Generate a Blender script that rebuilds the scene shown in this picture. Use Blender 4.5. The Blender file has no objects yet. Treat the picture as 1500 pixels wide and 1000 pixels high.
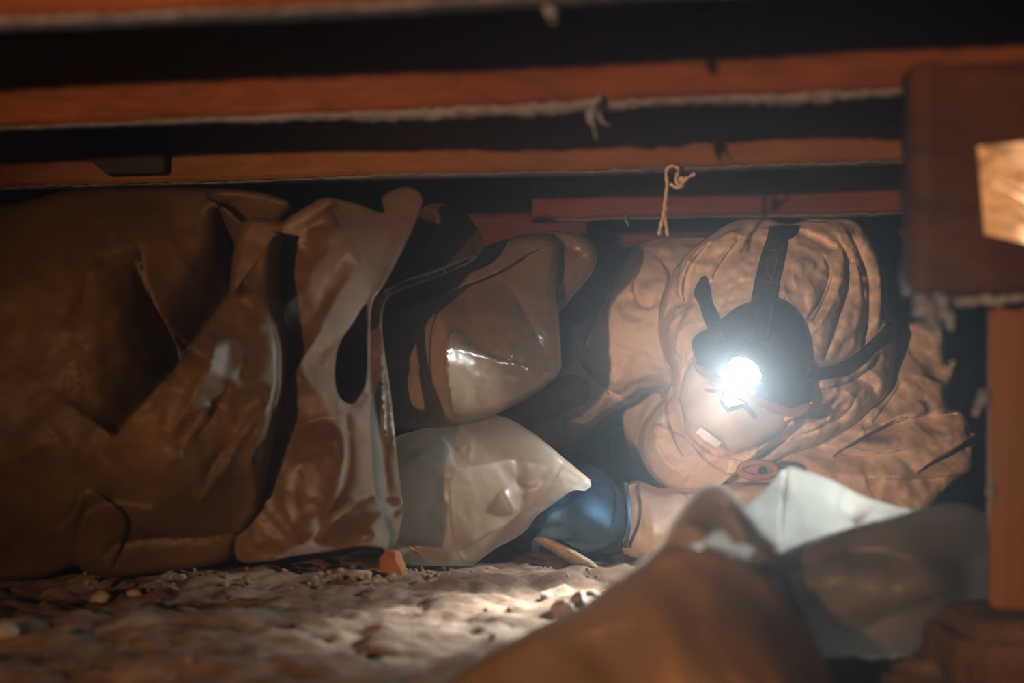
import bpy, bmesh, math, random
import numpy as np
from mathutils import Vector, Matrix
from mathutils.geometry import delaunay_2d_cdt

# ------------------------------------------------------------------ camera, world, lamps, exposure
S = bpy.context.scene
COL = S.collection
F = 2083.3            # focal length in pixels (50 mm on a 36 mm sensor, 1500 px wide)
CAMZ = 0.22           # lens height over the dirt
HY = 576.0            # picture row of the horizon

def P(px, py, Y):
    """the point at picture position px, py that lies Y metres in front of the lens"""
    return Vector(((px - 750.0) / F * Y, Y, CAMZ + (HY - py) / F * Y))

cam_d = bpy.data.cameras.new('camera')
cam = bpy.data.objects.new('camera', cam_d)
COL.objects.link(cam)
cam.location = (0, 0, CAMZ)
cam.rotation_euler = (math.pi / 2, 0, 0)
cam_d.lens = 50.0
cam_d.sensor_width = 36.0
cam_d.shift_y = (HY - 500.0) / 1500.0
cam_d.clip_start = 0.02
cam_d.dof.use_dof = True
cam_d.dof.focus_distance = 1.86
cam_d.dof.aperture_fstop = 2.8
S.camera = cam

S.view_settings.view_transform = 'Standard'
S.view_settings.look = 'None'
S.view_settings.gamma = 1.0
S.view_settings.use_curve_mapping = False
S.view_settings.exposure = 0.0

w = bpy.data.worlds.new('crawl_space_air')
S.world = w
w.use_nodes = True
nt = w.node_tree
nt.nodes.clear()
wo = nt.nodes.new('ShaderNodeOutputWorld')
bg = nt.nodes.new('ShaderNodeBackground')
bg.inputs[0].default_value = (0.0, 0.0, 0.0, 1)
bg.inputs[1].default_value = 0.0
vs = nt.nodes.new('ShaderNodeVolumeScatter')      # dusty air of the crawl space
vs.inputs['Color'].default_value = (0.80, 0.90, 1.0, 1)
vs.inputs['Density'].default_value = 0.029
vs.inputs['Anisotropy'].default_value = 0.85
nt.links.new(bg.outputs[0], wo.inputs['Surface'])
nt.links.new(vs.outputs[0], wo.inputs['Volume'])

def lamp(name, kind, loc, target, energy, color, radius, angle=None, blend=0.5):
    d = bpy.data.lights.new(name, kind)
    d.energy = energy
    d.color = color
    d.shadow_soft_size = radius
    if kind == 'SPOT':
        d.spot_size = math.radians(angle)
        d.spot_blend = blend
    o = bpy.data.objects.new(name, d)
    COL.objects.link(o)
    o.location = loc
    o.rotation_euler = (Vector(target) - Vector(loc)).to_track_quat('-Z', 'Y').to_euler()
    return o

# the warm work lamp that stands low behind the photographer's left shoulder
lamp('work_lamp', 'SPOT', (-0.80, -0.70, 0.295), (0.50, 2.0, 0.28), 190.0, (1.0, 0.54, 0.29), 0.02, 52, 0.9)

# ------------------------------------------------------------------ numpy noise
_rng = np.random.default_rng(7)
_PERM = _rng.permutation(256)
_PERM = np.concatenate([_PERM, _PERM, _PERM])
_G2 = np.stack([np.cos(np.arange(256) * 2 * np.pi / 256 * 37), np.sin(np.arange(256) * 2 * np.pi / 256 * 37)], 1)

def perlin(x, y, seed=0):
    x = np.asarray(x, float) + seed * 17.31
    y = np.asarray(y, float) + seed * 9.77
    xi = np.floor(x).astype(int); yi = np.floor(y).astype(int)
    xf = x - xi; yf = y - yi
    xi &= 255; yi &= 255
    u = xf * xf * xf * (xf * (xf * 6 - 15) + 10)
    v = yf * yf * yf * (yf * (yf * 6 - 15) + 10)
    def g(ix, iy, fx, fy):
        h = _PERM[_PERM[ix & 255] + (iy & 255)]
        gr = _G2[h]
        return gr[..., 0] * fx + gr[..., 1] * fy
    a = g(xi, yi, xf, yf); b = g(xi + 1, yi, xf - 1, yf)
    c = g(xi, yi + 1, xf, yf - 1); d = g(xi + 1, yi + 1, xf - 1, yf - 1)
    return (a * (1 - u) + b * u) * (1 - v) + (c * (1 - u) + d * u) * v * 1.0

def fbm(x, y, seed=0, octv=4):
    r = 0; a = 1.0
    for k in range(octv):
        r = r + a * perlin(x, y, seed + k * 3)
        x = x * 2.03; y = y * 2.03; a *= 0.5
    return r

def crumple(x, y, scale, seed=0):
    """sharp irregular folds, about -0.5 .. 0.5"""
    wx = perlin(x / scale * 0.8, y / scale * 0.8, seed + 11) * scale * 0.7
    wy = perlin(x / scale * 0.8, y / scale * 0.8, seed + 23) * scale * 0.7
    r = 0; a = 1.0; s = scale
    for k in range(3):
        n = np.abs(perlin((x + wx) / s, (y + wy) / s, seed + k * 5)) * 1.6
        r = r + a * (0.35 - n)
        a *= 0.45; s *= 0.5
    return r

def facets(x, y, scale, seed=0):
    """flat crumpled facets that meet in straight sharp creases, about -0.5 .. 0.5"""
    rg = np.random.default_rng(seed + 1000)
    m = scale * 1.6
    x0, x1, y0, y1 = x.min() - m, x.max() + m, y.min() - m, y.max() + m
    na = int((x1 - x0) / scale) + 2; nb = int((y1 - y0) / scale) + 2
    gx, gy = np.meshgrid(np.arange(na), np.arange(nb))
    p = np.stack([x0 + gx * scale, y0 + gy * scale], 2).reshape(-1, 2) + rg.uniform(-0.48, 0.48, (na * nb, 2)) * scale
    h = rg.uniform(-0.5, 0.5, na * nb)
    vv, _, ff, ov, _, _ = delaunay_2d_cdt([Vector(q) for q in p], [], [], 0, 1e-6, True)
    hh = np.array([h[o[0]] if o else 0 for o in ov])
    v = np.array([tuple(q) for q in vv])
    out = np.zeros(len(x))
    for f in ff:
        a, b, c = v[f[0]], v[f[1]], v[f[2]]
        lo = np.minimum(np.minimum(a, b), c); hi = np.maximum(np.maximum(a, b), c)
        k = np.nonzero((x >= lo[0]) & (x <= hi[0]) & (y >= lo[1]) & (y <= hi[1]))[0]
        if not len(k): continue
        den = (b[1] - c[1]) * (a[0] - c[0]) + (c[0] - b[0]) * (a[1] - c[1])
        if abs(den) < 1e-9: continue
        w0 = ((b[1] - c[1]) * (x[k] - c[0]) + (c[0] - b[0]) * (y[k] - c[1])) / den
        w1 = ((c[1] - a[1]) * (x[k] - c[0]) + (a[0] - c[0]) * (y[k] - c[1])) / den
        w2 = 1 - w0 - w1
        ok = (w0 >= -1e-6) & (w1 >= -1e-6) & (w2 >= -1e-6)
        out[k[ok]] = w0[ok] * hh[f[0]] + w1[ok] * hh[f[1]] + w2[ok] * hh[f[2]]
    return out

# ------------------------------------------------------------------ object helpers
def mesh_object(name, verts, faces, mat=None, parent=None, loc=None, smooth=True, mats=None, face_mat=None):
    """verts are world coordinates; parent / loc set where the object's own origin lies"""
    org = Vector((0, 0, 0))
    if parent is not None:
        org = parent['_o'] if '_o' in parent else parent.location
        org = Vector(org)
    elif loc is not None:
        org = Vector(loc)
    vv = np.asarray([tuple(v) for v in verts], float) - np.array(org[:])
    me = bpy.data.meshes.new(name)
    me.from_pydata([tuple(v) for v in vv], [], [tuple(int(i) for i in f) for f in faces])
    if mats:
        for m in mats: me.materials.append(m)
        if face_mat is not None:
            me.polygons.foreach_set('material_index', np.asarray(face_mat, dtype=np.int32))
    elif mat:
        me.materials.append(mat)
    me.update()
    if smooth:
        me.polygons.foreach_set('use_smooth', np.ones(len(me.polygons), dtype=bool))
    o = bpy.data.objects.new(name, me)
    COL.objects.link(o)
    if parent is not None:
        o.parent = parent
        par_world = Vector(parent['_o'])
        o['_o'] = par_world[:]
    else:
        o.location = org
        o['_o'] = org[:]
    return o

def tag(o, label=None, cat=None, group=None, kind=None):
    if label: o['label'] = label
    if cat: o['category'] = cat
    if group: o['group'] = group
    if kind: o['kind'] = kind
    return o

def thing(name, label, cat, loc, group=None):
    o = bpy.data.objects.new(name, None)
    COL.objects.link(o)
    o.location = loc
    o.empty_display_size = 0.05
    o['_o'] = tuple(loc)
    return tag(o, label, cat, group)

def bm_verts_faces(bm):
    bm.verts.ensure_lookup_table()
    for i, v in enumerate(bm.verts): v.index = i
    r = [v.co.copy() for v in bm.verts], [[v.index for v in f.verts] for f in bm.faces]
    bm.free()
    return r

def catmull(pts, step, closed):
    """resample a polyline smoothly; a point given as (x, y, 1) is a sharp corner"""
    n = len(pts)
    xy = np.array([p[:2] for p in pts], float)
    sharp = [len(p) > 2 and p[2] for p in pts]
    out = []
    m = n if closed else n - 1
    for i in range(m):
        p1 = xy[i]; p2 = xy[(i + 1) % n]
        p0 = xy[(i - 1) % n] if (closed or i > 0) else p1 - (p2 - p1)
        p3 = xy[(i + 2) % n] if (closed or i + 2 < n) else p2 + (p2 - p1)
        t1 = (p2 - p0) * 0.5; t2 = (p3 - p1) * 0.5
        L = np.linalg.norm(p2 - p1)
        for t, q in ((t1, 0), (t2, 1)):
            l = np.linalg.norm(t)
            if l > L: t *= L / l
        if sharp[i]: t1 = (p2 - p1) * 0.8
        if sharp[(i + 1) % n]: t2 = (p2 - p1) * 0.8
        k = max(1, int(round(L / step)))
        for j in range(k):
            t = j / k
            h00 = 2*t**3 - 3*t**2 + 1; h10 = t**3 - 2*t**2 + t
            h01 = -2*t**3 + 3*t**2; h11 = t**3 - t**2
            out.append(h00 * p1 + h10 * t1 + h01 * p2 + h11 * t2)
    if not closed: out.append(xy[-1])
    return np.array(out)

def in_poly(pts, poly):
    x = pts[:, 0]; y = pts[:, 1]
    r = np.zeros(len(pts), bool)
    x0, y0 = poly[-1]
    for x1, y1 in poly:
        c = ((y1 > y) != (y0 > y))
        if y1 != y0:
            r ^= c & (x < (x0 - x1) * (y - y1) / (y0 - y1) + x1)
        x0, y0 = x1, y1
    return r

def seg_dist(pts, line, closed=False):
    """distance, signed distance (+ on the right hand of travel) and place 0..1 along a polyline"""
    n = len(line)
    best = np.full(len(pts), 1e9); sg = np.zeros(len(pts)); tt = np.zeros(len(pts))
    m = n if closed else n - 1
    for i in range(m):
        a = line[i]; b = line[(i + 1) % n]
        d = b - a; L2 = float(d @ d) + 1e-12
        r = pts - a
        t = np.clip((r @ d) / L2, 0, 1)
        q = r - t[:, None] * d
        dist = np.sqrt((q * q).sum(1))
        k = dist < best
        best[k] = dist[k]
        sg[k] = np.sign((d[0] * r[:, 1] - d[1] * r[:, 0]))[k]
        tt[k] = ((i + t) / m)[k]
    return best, best * sg, tt

class TPS:
    def __init__(self, ctrl):
        c = np.array(ctrl, float)
        self.p = c[:, :2] / 300.0
        n = len(c)
        K = self._k(self.p, self.p) + np.eye(n) * 1e-3
        Pm = np.concatenate([np.ones((n, 1)), self.p], 1)
        A = np.zeros((n + 3, n + 3)); A[:n, :n] = K; A[:n, n:] = Pm; A[n:, :n] = Pm.T
        A[n:, n:] -= np.eye(3) * 1e-9
        self.s = np.linalg.solve(A, np.concatenate([c[:, 2], np.zeros(3)]))
    @staticmethod
    def _k(a, b):
        r2 = ((a[:, None, :] - b[None, :, :]) ** 2).sum(2)
        return np.where(r2 > 1e-12, r2 * np.log(r2 + 1e-12) * 0.5, 0)
    def __call__(self, pts):
        q = np.asarray(pts, float) / 300.0
        n = len(self.p)
        return self._k(q, self.p) @ self.s[:n] + self.s[n] + q @ self.s[n + 1:]

class Sheet:
    """A film or cloth body: its front follows a depth surface with folds, its back closes it."""
    def __init__(self, outline, ctrl, creases=(), noise=(), edge=(0, 0), step=6.0, holes=(), base=None):
        self.step = step
        self.out = catmull(outline, step, True)
        self.holes = [catmull(h, step * 0.7, True) for h in holes]
        self.tps = TPS(ctrl) if base is None else base
        self.edge = edge
        self.noise = noise
        self.cre = []
        for c in creases:
            kind, a, wd, pts = c[:4]
            win = c[4] if len(c) > 4 else 'both'
            self.cre.append((kind, a, wd, catmull(pts, step * 1.2, False), win))
    def depth(self, pts):
        pts = np.asarray(pts, float)
        Y = self.tps(pts)
        R, E = self.edge
        if R > 0:
            d, _, _ = seg_dist(pts, self.out, True)
            t = np.clip(d / R, 0, 1)
            Y = Y + E * (1 - np.sqrt(np.clip(1 - (1 - t) ** 2, 0, 1)))
        for kind, a, wd, line, win in self.cre:
            d, s, t = seg_dist(pts, line)
            if win == 'both': wn = np.clip(np.sin(np.pi * np.clip(t, 0, 1)), 0, 1) ** 0.5
            elif win == 'start': wn = np.clip(1 - t, 0, 1) ** 0.5        # fades at the end
            elif win == 'end': wn = np.clip(t, 0, 1) ** 0.5              # fades at the start
            else: wn = 1.0
            if kind == 'ridge': Y = Y - a * wn * np.exp(-d / wd)
            elif kind == 'valley': Y = Y + a * wn * np.exp(-d / wd)
            elif kind == 'bulge': Y = Y - a * wn * np.exp(-(d / wd) ** 2)
            elif kind == 'dent': Y = Y + a * wn * np.exp(-(d / wd) ** 2)
            elif kind == 'under': Y = Y + a * wn * np.where(s < 0, np.exp(-(-s / wd) ** 1.3), 0.0)
            elif kind == 'step': Y = Y - a * wn * np.where(s > 0, np.exp(-s / wd), 0.0)
        for nz in self.noise:
            amp, sc, seed = nz[:3]
            x, y = pts[:, 0], pts[:, 1]
            if len(nz) > 3:                              # directional folds: angle, stretch
                ca, sa = math.cos(math.radians(nz[3])), math.sin(math.radians(nz[3]))
                x, y = (x * ca + y * sa) / nz[4], (-x * sa + y * ca)
            dd, _, _ = seg_dist(pts, self.out, True)
            fade = np.clip(dd / (sc * 0.25), 0.15, 1)
            wx = x + perlin(pts[:, 0] / sc, pts[:, 1] / sc, seed + 40) * sc * 0.35
            wy = y + perlin(pts[:, 0] / sc, pts[:, 1] / sc, seed + 50) * sc * 0.35
            Y = Y - amp * fade * (0.75 * facets(wx, wy, sc, seed) + 0.4 * facets(wx, wy, sc * 0.5, seed + 3) + 0.25 * crumple(x, y, sc, seed))
        return Y
    def build(self, name, mat, parent=None, thick=0.0015, volume=0.0, vol_r=120.0, loc=None, jitter=0.25, bottom=None):
        st = self.step
        rng = np.random.default_rng(5)
        lo = self.out.min(0); hi = self.out.max(0)
        nx = int((hi[0] - lo[0]) / st) + 2; ny = int((hi[1] - lo[1]) / (st * 0.866)) + 2
        gx, gy = np.meshgrid(np.arange(nx), np.arange(ny))
        g = np.stack([lo[0] + (gx + 0.5 * (gy % 2)) * st, lo[1] + gy * st * 0.866], 2).reshape(-1, 2)
        g += rng.uniform(-jitter, jitter, g.shape) * st
        ok = in_poly(g, self.out)
        for h in self.holes: ok &= ~in_poly(g, h)
        g = g[ok]
        extra = []
        for kind, a, wd, line, win in self.cre:
            if kind in ('step', 'under', 'ridge', 'valley'):
                tg = np.gradient(line, axis=0)
                nrm = np.stack([-tg[:, 1], tg[:, 0]], 1)
                nrm /= np.linalg.norm(nrm, axis=1)[:, None] + 1e-9
                if kind in ('step', 'under'):
                    extra += [line + nrm * st * 0.16, line - nrm * st * 0.16]
                else:
                    extra.append(line)
        keep = np.ones(len(g), bool)
        for ring in [self.out] + self.holes:
            d, _, _ = seg_dist(g, ring, True); keep &= d > st * 0.55
        for e in extra:
            d, _, _ = seg_dist(g, e); keep &= d > st * 0.5
        g = g[keep]
        if extra:
            ex = np.concatenate(extra)
            k = in_poly(ex, self.out)
            for h in self.holes: k &= ~in_poly(ex, h)
            for ring in [self.out] + self.holes:
                d, _, _ = seg_dist(ex, ring, True); k &= d > st * 0.4
            ex = ex[k]
            g = np.concatenate([g, ex])
        n0 = len(self.out)
        pts = [self.out]; edges = [(i, (i + 1) % n0) for i in range(n0)]
        off = n0
        for h in self.holes:
            m = len(h); pts.append(h); edges += [(off + i, off + (i + 1) % m) for i in range(m)]; off += m
        pts.append(g)
        allp = np.concatenate(pts)
        vv, ee, ff, ov, oe, of = delaunay_2d_cdt([Vector(p) for p in allp], edges, [], 0, 1e-5, True)
        v2 = np.array([tuple(v) for v in vv])
        ff = [list(f) for f in ff]
        cen = np.array([v2[f].mean(0) for f in ff])
        ok = in_poly(cen, self.out)
        for h in self.holes: ok &= ~in_poly(cen, h)
        ff = [f for f, k in zip(ff, ok) if k]
        Y = self.depth(v2)
        fr = np.stack([(v2[:, 0] - 750) / F * Y, Y, CAMZ + (HY - v2[:, 1]) / F * Y], 1)
        # orientation: front faces the lens (normal towards -Y)
        F0 = []
        for f in ff:
            a, b, c = v2[f[0]], v2[f[1]], v2[f[2]]
            cr = (b[0]-a[0])*(c[1]-a[1]) - (b[1]-a[1])*(c[0]-a[0])
            F0.append(f if cr < 0 else f[::-1])
        # boundary edges
        cnt = {}
        for f in F0:
            for i in range(len(f)):
                a, b = f[i], f[(i + 1) % len(f)]
                cnt[(a, b)] = 1
        bnd = [(a, b) for (a, b) in cnt if (b, a) not in cnt]
        n = len(v2)
        d, _, _ = seg_dist(v2, self.out, True)
        for h in self.holes:
            dh, _, _ = seg_dist(v2, h, True); d = np.minimum(d, dh)
        if volume > 0:
            t = np.clip(d / vol_r, 0, 1)
            prof = np.sqrt(np.clip(1 - (1 - t) ** 2, 0, 1)) * volume + thick
        else:
            prof = np.full(n, thick)
        bk = fr.copy()
        if volume > 0:
            R, E = self.edge
            Yb = self.tps(v2) + E
            bk_y = np.maximum(Yb, Y) + prof
        else:
            bk_y = Y + prof
        bk[:, 1] = bk_y
        faces = [tuple(f) for f in F0] + [tuple(n + i for i in f[::-1]) for f in F0]
        faces += [(b, a, n + a, n + b) for a, b in bnd]
        verts = np.concatenate([fr, bk])
        if bottom is not None:
            verts[:, 2] = np.maximum(verts[:, 2], bottom)
        return mesh_object(name, verts, faces, mat, parent, loc)

def skin_mesh(chains, sub=2, voxel=None):
    """grow one continuous surface round chains of joints [(point, radius), ...]; returns verts, faces"""
    bm = bmesh.new()
    lay = bm.verts.layers.skin.verify()
    index = {}
    first = True
    for ch in chains:
        prev = None
        for p, r in ch:
            key = (round(p[0], 4), round(p[1], 4), round(p[2], 4))
            if key in index: v = index[key]
            else:
                v = bm.verts.new(p); index[key] = v
                rr = r if isinstance(r, tuple) else (r, r)
                v[lay].radius = rr
                if first:
                    v[lay].use_root = True; first = False
            if prev is not None and bm.edges.get((prev, v)) is None:
                bm.edges.new((prev, v))
            prev = v
    me = bpy.data.meshes.new('tmp'); bm.to_mesh(me); bm.free()
    o = bpy.data.objects.new('tmp', me); COL.objects.link(o)
    o.modifiers.new('s', 'SKIN').use_smooth_shade = True
    if sub:
        m = o.modifiers.new('u', 'SUBSURF'); m.levels = sub; m.render_levels = sub
    if voxel:
        m = o.modifiers.new('r', 'REMESH'); m.mode = 'VOXEL'; m.voxel_size = voxel
    return bake(o)

def bake(o):
    dg = bpy.context.evaluated_depsgraph_get()
    dg.update()
    ev = o.evaluated_get(dg)
    m = ev.to_mesh()
    v = [x.co.copy() for x in m.vertices]; f = [list(p.vertices) for p in m.polygons]
    ev.to_mesh_clear()
    me = o.data
    bpy.data.objects.remove(o); bpy.data.meshes.remove(me)
    return v, f

def fuse(parts, voxel, smooth_it=4):
    """voxel-join several closed pieces into one continuous surface"""
    V = []; Fc = []
    for v, f in parts:
        b = len(V); V += [tuple(x) for x in v]; Fc += [[b + i for i in q] for q in f]
    me = bpy.data.meshes.new('tmp'); me.from_pydata(V, [], Fc); me.update()
    o = bpy.data.objects.new('tmp', me); COL.objects.link(o)
    m = o.modifiers.new('r', 'REMESH'); m.mode = 'VOXEL'; m.voxel_size = voxel
    if smooth_it:
        m = o.modifiers.new('sm', 'SMOOTH'); m.iterations = smooth_it; m.factor = 0.5
    return bake(o)

def ellipsoid(c, r, rot=None, seg=24, ring=16):
    bm = bmesh.new()
    bmesh.ops.create_uvsphere(bm, u_segments=seg, v_segments=ring, radius=1.0)
    M = Matrix.Translation(Vector(c)) @ (rot.to_matrix().to_4x4() if rot else Matrix.Identity(4)) @ Matrix.Diagonal((*r, 1))
    bmesh.ops.transform(bm, matrix=M, verts=bm.verts)
    return bm_verts_faces(bm)

def tube(pts, rad, seg=10, closed_ends=True):
    pts = [Vector(p) for p in pts]
    rads = rad if isinstance(rad, (list, tuple)) else [rad] * len(pts)
    V = []; Fc = []
    up = Vector((0.31, 0.2, 0.93))
    for i, p in enumerate(pts):
        d = (pts[min(i + 1, len(pts) - 1)] - pts[max(i - 1, 0)]).normalized()
        a = d.cross(up)
        if a.length < 1e-3: a = d.cross(Vector((1, 0, 0)))
        a.normalize(); b = d.cross(a).normalized()
        for k in range(seg):
            t = 2 * math.pi * k / seg
            V.append(p + (a * math.cos(t) + b * math.sin(t)) * rads[i])
    for i in range(len(pts) - 1):
        for k in range(seg):
            k2 = (k + 1) % seg
            Fc.append([i * seg + k, (i + 1) * seg + k, (i + 1) * seg + k2, i * seg + k2])
    if closed_ends:
        Fc.append(list(range(seg))); Fc.append([len(V) - 1 - k for k in range(seg)])
    return V, Fc

def smooth_path(pts, n):
    pts = [Vector(p) for p in pts]
    out = []
    for i in range(len(pts) - 1):
        p0 = pts[max(i - 1, 0)]; p1 = pts[i]; p2 = pts[i + 1]; p3 = pts[min(i + 2, len(pts) - 1)]
        for j in range(n):
            t = j / n
            out.append(0.5 * ((2 * p1) + (p2 - p0) * t + (2*p0 - 5*p1 + 4*p2 - p3) * t*t + (3*p1 - p0 - 3*p2 + p3) * t**3))
    out.append(pts[-1])
    return out

def box_vf(p0, p1, bevel=0.003, rough=0.0, cuts=0, seed=0):
    bm = bmesh.new()
    bmesh.ops.create_cube(bm, size=1.0)
    s = Vector(p1) - Vector(p0); c = (Vector(p1) + Vector(p0)) / 2
    for v in bm.verts: v.co = Vector((v.co.x * s.x, v.co.y * s.y, v.co.z * s.z)) + c
    if bevel: bmesh.ops.bevel(bm, geom=list(bm.edges), offset=bevel, segments=2, affect='EDGES')
    return bm_verts_faces(bm)

# ------------------------------------------------------------------ materials
def new_mat(name):
    m = bpy.data.materials.new(name); m.use_nodes = True
    t = m.node_tree; t.nodes.clear()
    return m, t, t.nodes.new, t.links.new

def ramp(t, src, stops):
    r = t.nodes.new('ShaderNodeValToRGB')
    e = r.color_ramp.elements
    e[0].position, e[0].color = stops[0][0], (*stops[0][1], 1)
    e[1].position, e[1].color = stops[-1][0], (*stops[-1][1], 1)
    for p, c in stops[1:-1]:
        q = e.new(p); q.color = (*c, 1)
    t.links.new(src, r.inputs[0])
    return r.outputs[0]

def noise_node(t, scale, detail=4, rough=0.55, vec=None, dist=0.0):
    n = t.nodes.new('ShaderNodeTexNoise')
    n.inputs['Scale'].default_value = scale; n.inputs['Detail'].default_value = detail
    n.inputs['Roughness'].default_value = rough; n.inputs['Distortion'].default_value = dist
    if vec is not None: t.links.new(vec, n.inputs['Vector'])
    return n.outputs[0]

def coords(t, scale=(1, 1, 1), rot=(0, 0, 0)):
    c = t.nodes.new('ShaderNodeTexCoord'); m = t.nodes.new('ShaderNodeMapping')
    m.inputs['Scale'].default_value = scale; m.inputs['Rotation'].default_value = rot
    t.links.new(c.outputs['Object'], m.inputs['Vector'])
    return m.outputs[0]

def bump(t, h, strength, dist=0.002, prev=None):
    b = t.nodes.new('ShaderNodeBump')
    b.inputs['Strength'].default_value = strength; b.inputs['Distance'].default_value = dist
    t.links.new(h, b.inputs['Height'])
    if prev is not None: t.links.new(prev, b.inputs['Normal'])
    return b.outputs[0]

def simple(name, stops, scale, rough, bumpv=0.3, bscale=60, bdist=0.002, spec=0.3, vscale=(1, 1, 1), detail=5, metal=0.0, sheen=0.0):
    m, t, N, L = new_mat(name)
    o = N('ShaderNodeOutputMaterial'); p = N('ShaderNodeBsdfPrincipled')
    v = coords(t, vscale)
    L(ramp(t, noise_node(t, scale, detail, 0.6, v), stops), p.inputs['Base Color'])
    p.inputs['Roughness'].default_value = rough; p.inputs['Specular IOR Level'].default_value = spec
    p.inputs['Metallic'].default_value = metal
    p.inputs['Sheen Weight'].default_value = sheen
    if bumpv: L(bump(t, noise_node(t, bscale, 5, 0.6, v), bumpv, bdist), p.inputs['Normal'])
    L(p.outputs[0], o.inputs[0])
    return m

def film(name, stops, scale, rough, trans, clear, bumpv, bscale, tcol=(0.85, 0.9, 0.85), dirt=None, spec=0.5, streak=(1, 1, 1), bdist=0.002):
    """milky plastic film: a glossy skin, light passing through, some of it clear"""
    m, t, N, L = new_mat(name)
    o = N('ShaderNodeOutputMaterial'); p = N('ShaderNodeBsdfPrincipled')
    v = coords(t, streak)
    c = ramp(t, noise_node(t, scale, 5, 0.6, v, 0.4), stops)
    if dirt:
        mx = N('ShaderNodeMixRGB')
        dn = ramp(t, noise_node(t, dirt[0], 7, 0.72, v, 0.3), [(dirt[1], (0, 0, 0)), (dirt[2], (1, 1, 1))])
        L(dn, mx.inputs[0]); L(c, mx.inputs[1]); mx.inputs[2].default_value = (*dirt[3], 1)
        c = mx.outputs[0]
    L(c, p.inputs['Base Color'])
    rr = N('ShaderNodeMapRange')
    L(noise_node(t, scale * 2.3, 4, 0.6, v), rr.inputs['Value'])
    rr.inputs['To Min'].default_value = max(0.05, rough - 0.12); rr.inputs['To Max'].default_value = rough + 0.14
    L(rr.outputs[0], p.inputs['Roughness'])
    p.inputs['Specular IOR Level'].default_value = spec
    nn = bump(t, noise_node(t, bscale, 3, 0.5, v, 0.6), bumpv, bdist)
    nn = bump(t, noise_node(t, bscale * 5, 3, 0.5, v, 0.3), bumpv * 0.4, bdist * 0.3, nn)
    L(nn, p.inputs['Normal'])
    tr = N('ShaderNodeBsdfTranslucent'); tr.inputs[0].default_value = (*tcol, 1)
    L(nn, tr.inputs['Normal'])
    m1 = N('ShaderNodeMixShader'); m1.inputs[0].default_value = trans
    L(p.outputs[0], m1.inputs[1]); L(tr.outputs[0], m1.inputs[2])
    tp = N('ShaderNodeBsdfTransparent'); tp.inputs[0].default_value = (0.9, 0.9, 0.88, 1)
    m2 = N('ShaderNodeMixShader'); m2.inputs[0].default_value = clear
    L(m1.outputs[0], m2.inputs[1]); L(tp.outputs[0], m2.inputs[2])
    L(m2.outputs[0], o.inputs[0])
    return m

def wood(name, c0, c1, c2, rough=0.75, grain=(2, 40, 40)):
    m, t, N, L = new_mat(name)
    o = N('ShaderNodeOutputMaterial'); p = N('ShaderNodeBsdfPrincipled')
    v = coords(t, grain)
    n = noise_node(t, 1.6, 6, 0.6, v, 0.8)
    L(ramp(t, n, [(0.3, c0), (0.5, c1), (0.72, c2)]), p.inputs['Base Color'])
    p.inputs['Roughness'].default_value = rough; p.inputs['Specular IOR Level'].default_value = 0.2
    L(bump(t, n, 0.35, 0.002), p.inputs['Normal'])
    L(p.outputs[0], o.inputs[0])
    return m

M = {}
M['joist'] = wood('rough_joist_wood', (0.075, 0.028, 0.012), (0.12, 0.047, 0.02), (0.155, 0.065, 0.028))
M['joist_pale'] = wood('pale_joist_wood', (0.12, 0.062, 0.026), (0.165, 0.088, 0.037), (0.20, 0.11, 0.05))
M['joist_far'] = wood('red_joist_wood', (0.13, 0.04, 0.027), (0.18, 0.06, 0.04), (0.22, 0.08, 0.053))
M['board'] = wood('floor_board_wood', (0.05, 0.03, 0.022), (0.085, 0.05, 0.035), (0.12, 0.07, 0.05))
M['dark_block'] = wood('black_brown_wood', (0.010, 0.006, 0.004), (0.016, 0.010, 0.007), (0.03, 0.018, 0.012))  # near-black brown, for the short block only
M['plank'] = wood('dark_plank_wood', (0.025, 0.010, 0.005), (0.055, 0.023, 0.010), (0.10, 0.047, 0.021), grain=(3, 14, 14))
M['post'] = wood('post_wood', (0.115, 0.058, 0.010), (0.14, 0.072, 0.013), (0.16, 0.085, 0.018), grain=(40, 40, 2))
def gauzy(name, col, share):
    m, t, N, L = new_mat(name)
    o = N('ShaderNodeOutputMaterial'); d = N('ShaderNodeBsdfDiffuse'); r = N('ShaderNodeBsdfTranslucent'); x = N('ShaderNodeMixShader')
    c = ramp(t, noise_node(t, 90, 4, 0.6, coords(t)), [(0.3, tuple(q * 0.7 for q in col)), (0.7, col)])
    L(c, d.inputs[0]); L(c, r.inputs[0]); x.inputs[0].default_value = share
    L(d.outputs[0], x.inputs[1]); L(r.outputs[0], x.inputs[2]); L(x.outputs[0], o.inputs[0])
    return m
M['dust'] = gauzy('grey_dust', (0.45, 0.45, 0.47), 0.7)
M['web'] = gauzy('cobweb', (0.72, 0.74, 0.78), 0.86)
M['string'] = simple('cotton_string', [(0.3, (0.62, 0.52, 0.42)), (0.7, (0.8, 0.72, 0.6))], 200, 0.9, 0.5, 900, 0.001, 0.1)
M['concrete'] = simple('concrete', [(0.35, (0.055, 0.036, 0.025)), (0.65, (0.12, 0.085, 0.06))], 22, 0.95, 0.7, 120, 0.004, 0.15)
M['earth_wall'] = simple('earth_wall', [(0.35, (0.025, 0.02, 0.018)), (0.65, (0.05, 0.04, 0.035))], 8, 0.95, 0.7, 30, 0.01, 0.1)
M['stone'] = simple('stone', [(0.3, (0.18, 0.135, 0.10)), (0.7, (0.30, 0.255, 0.22))], 40, 0.85, 0.6, 160, 0.002, 0.2)
M['stone_orange'] = simple('orange_stone', [(0.3, (0.20, 0.08, 0.025)), (0.7, (0.30, 0.14, 0.055))], 40, 0.85, 0.7, 110, 0.003, 0.2)
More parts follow.
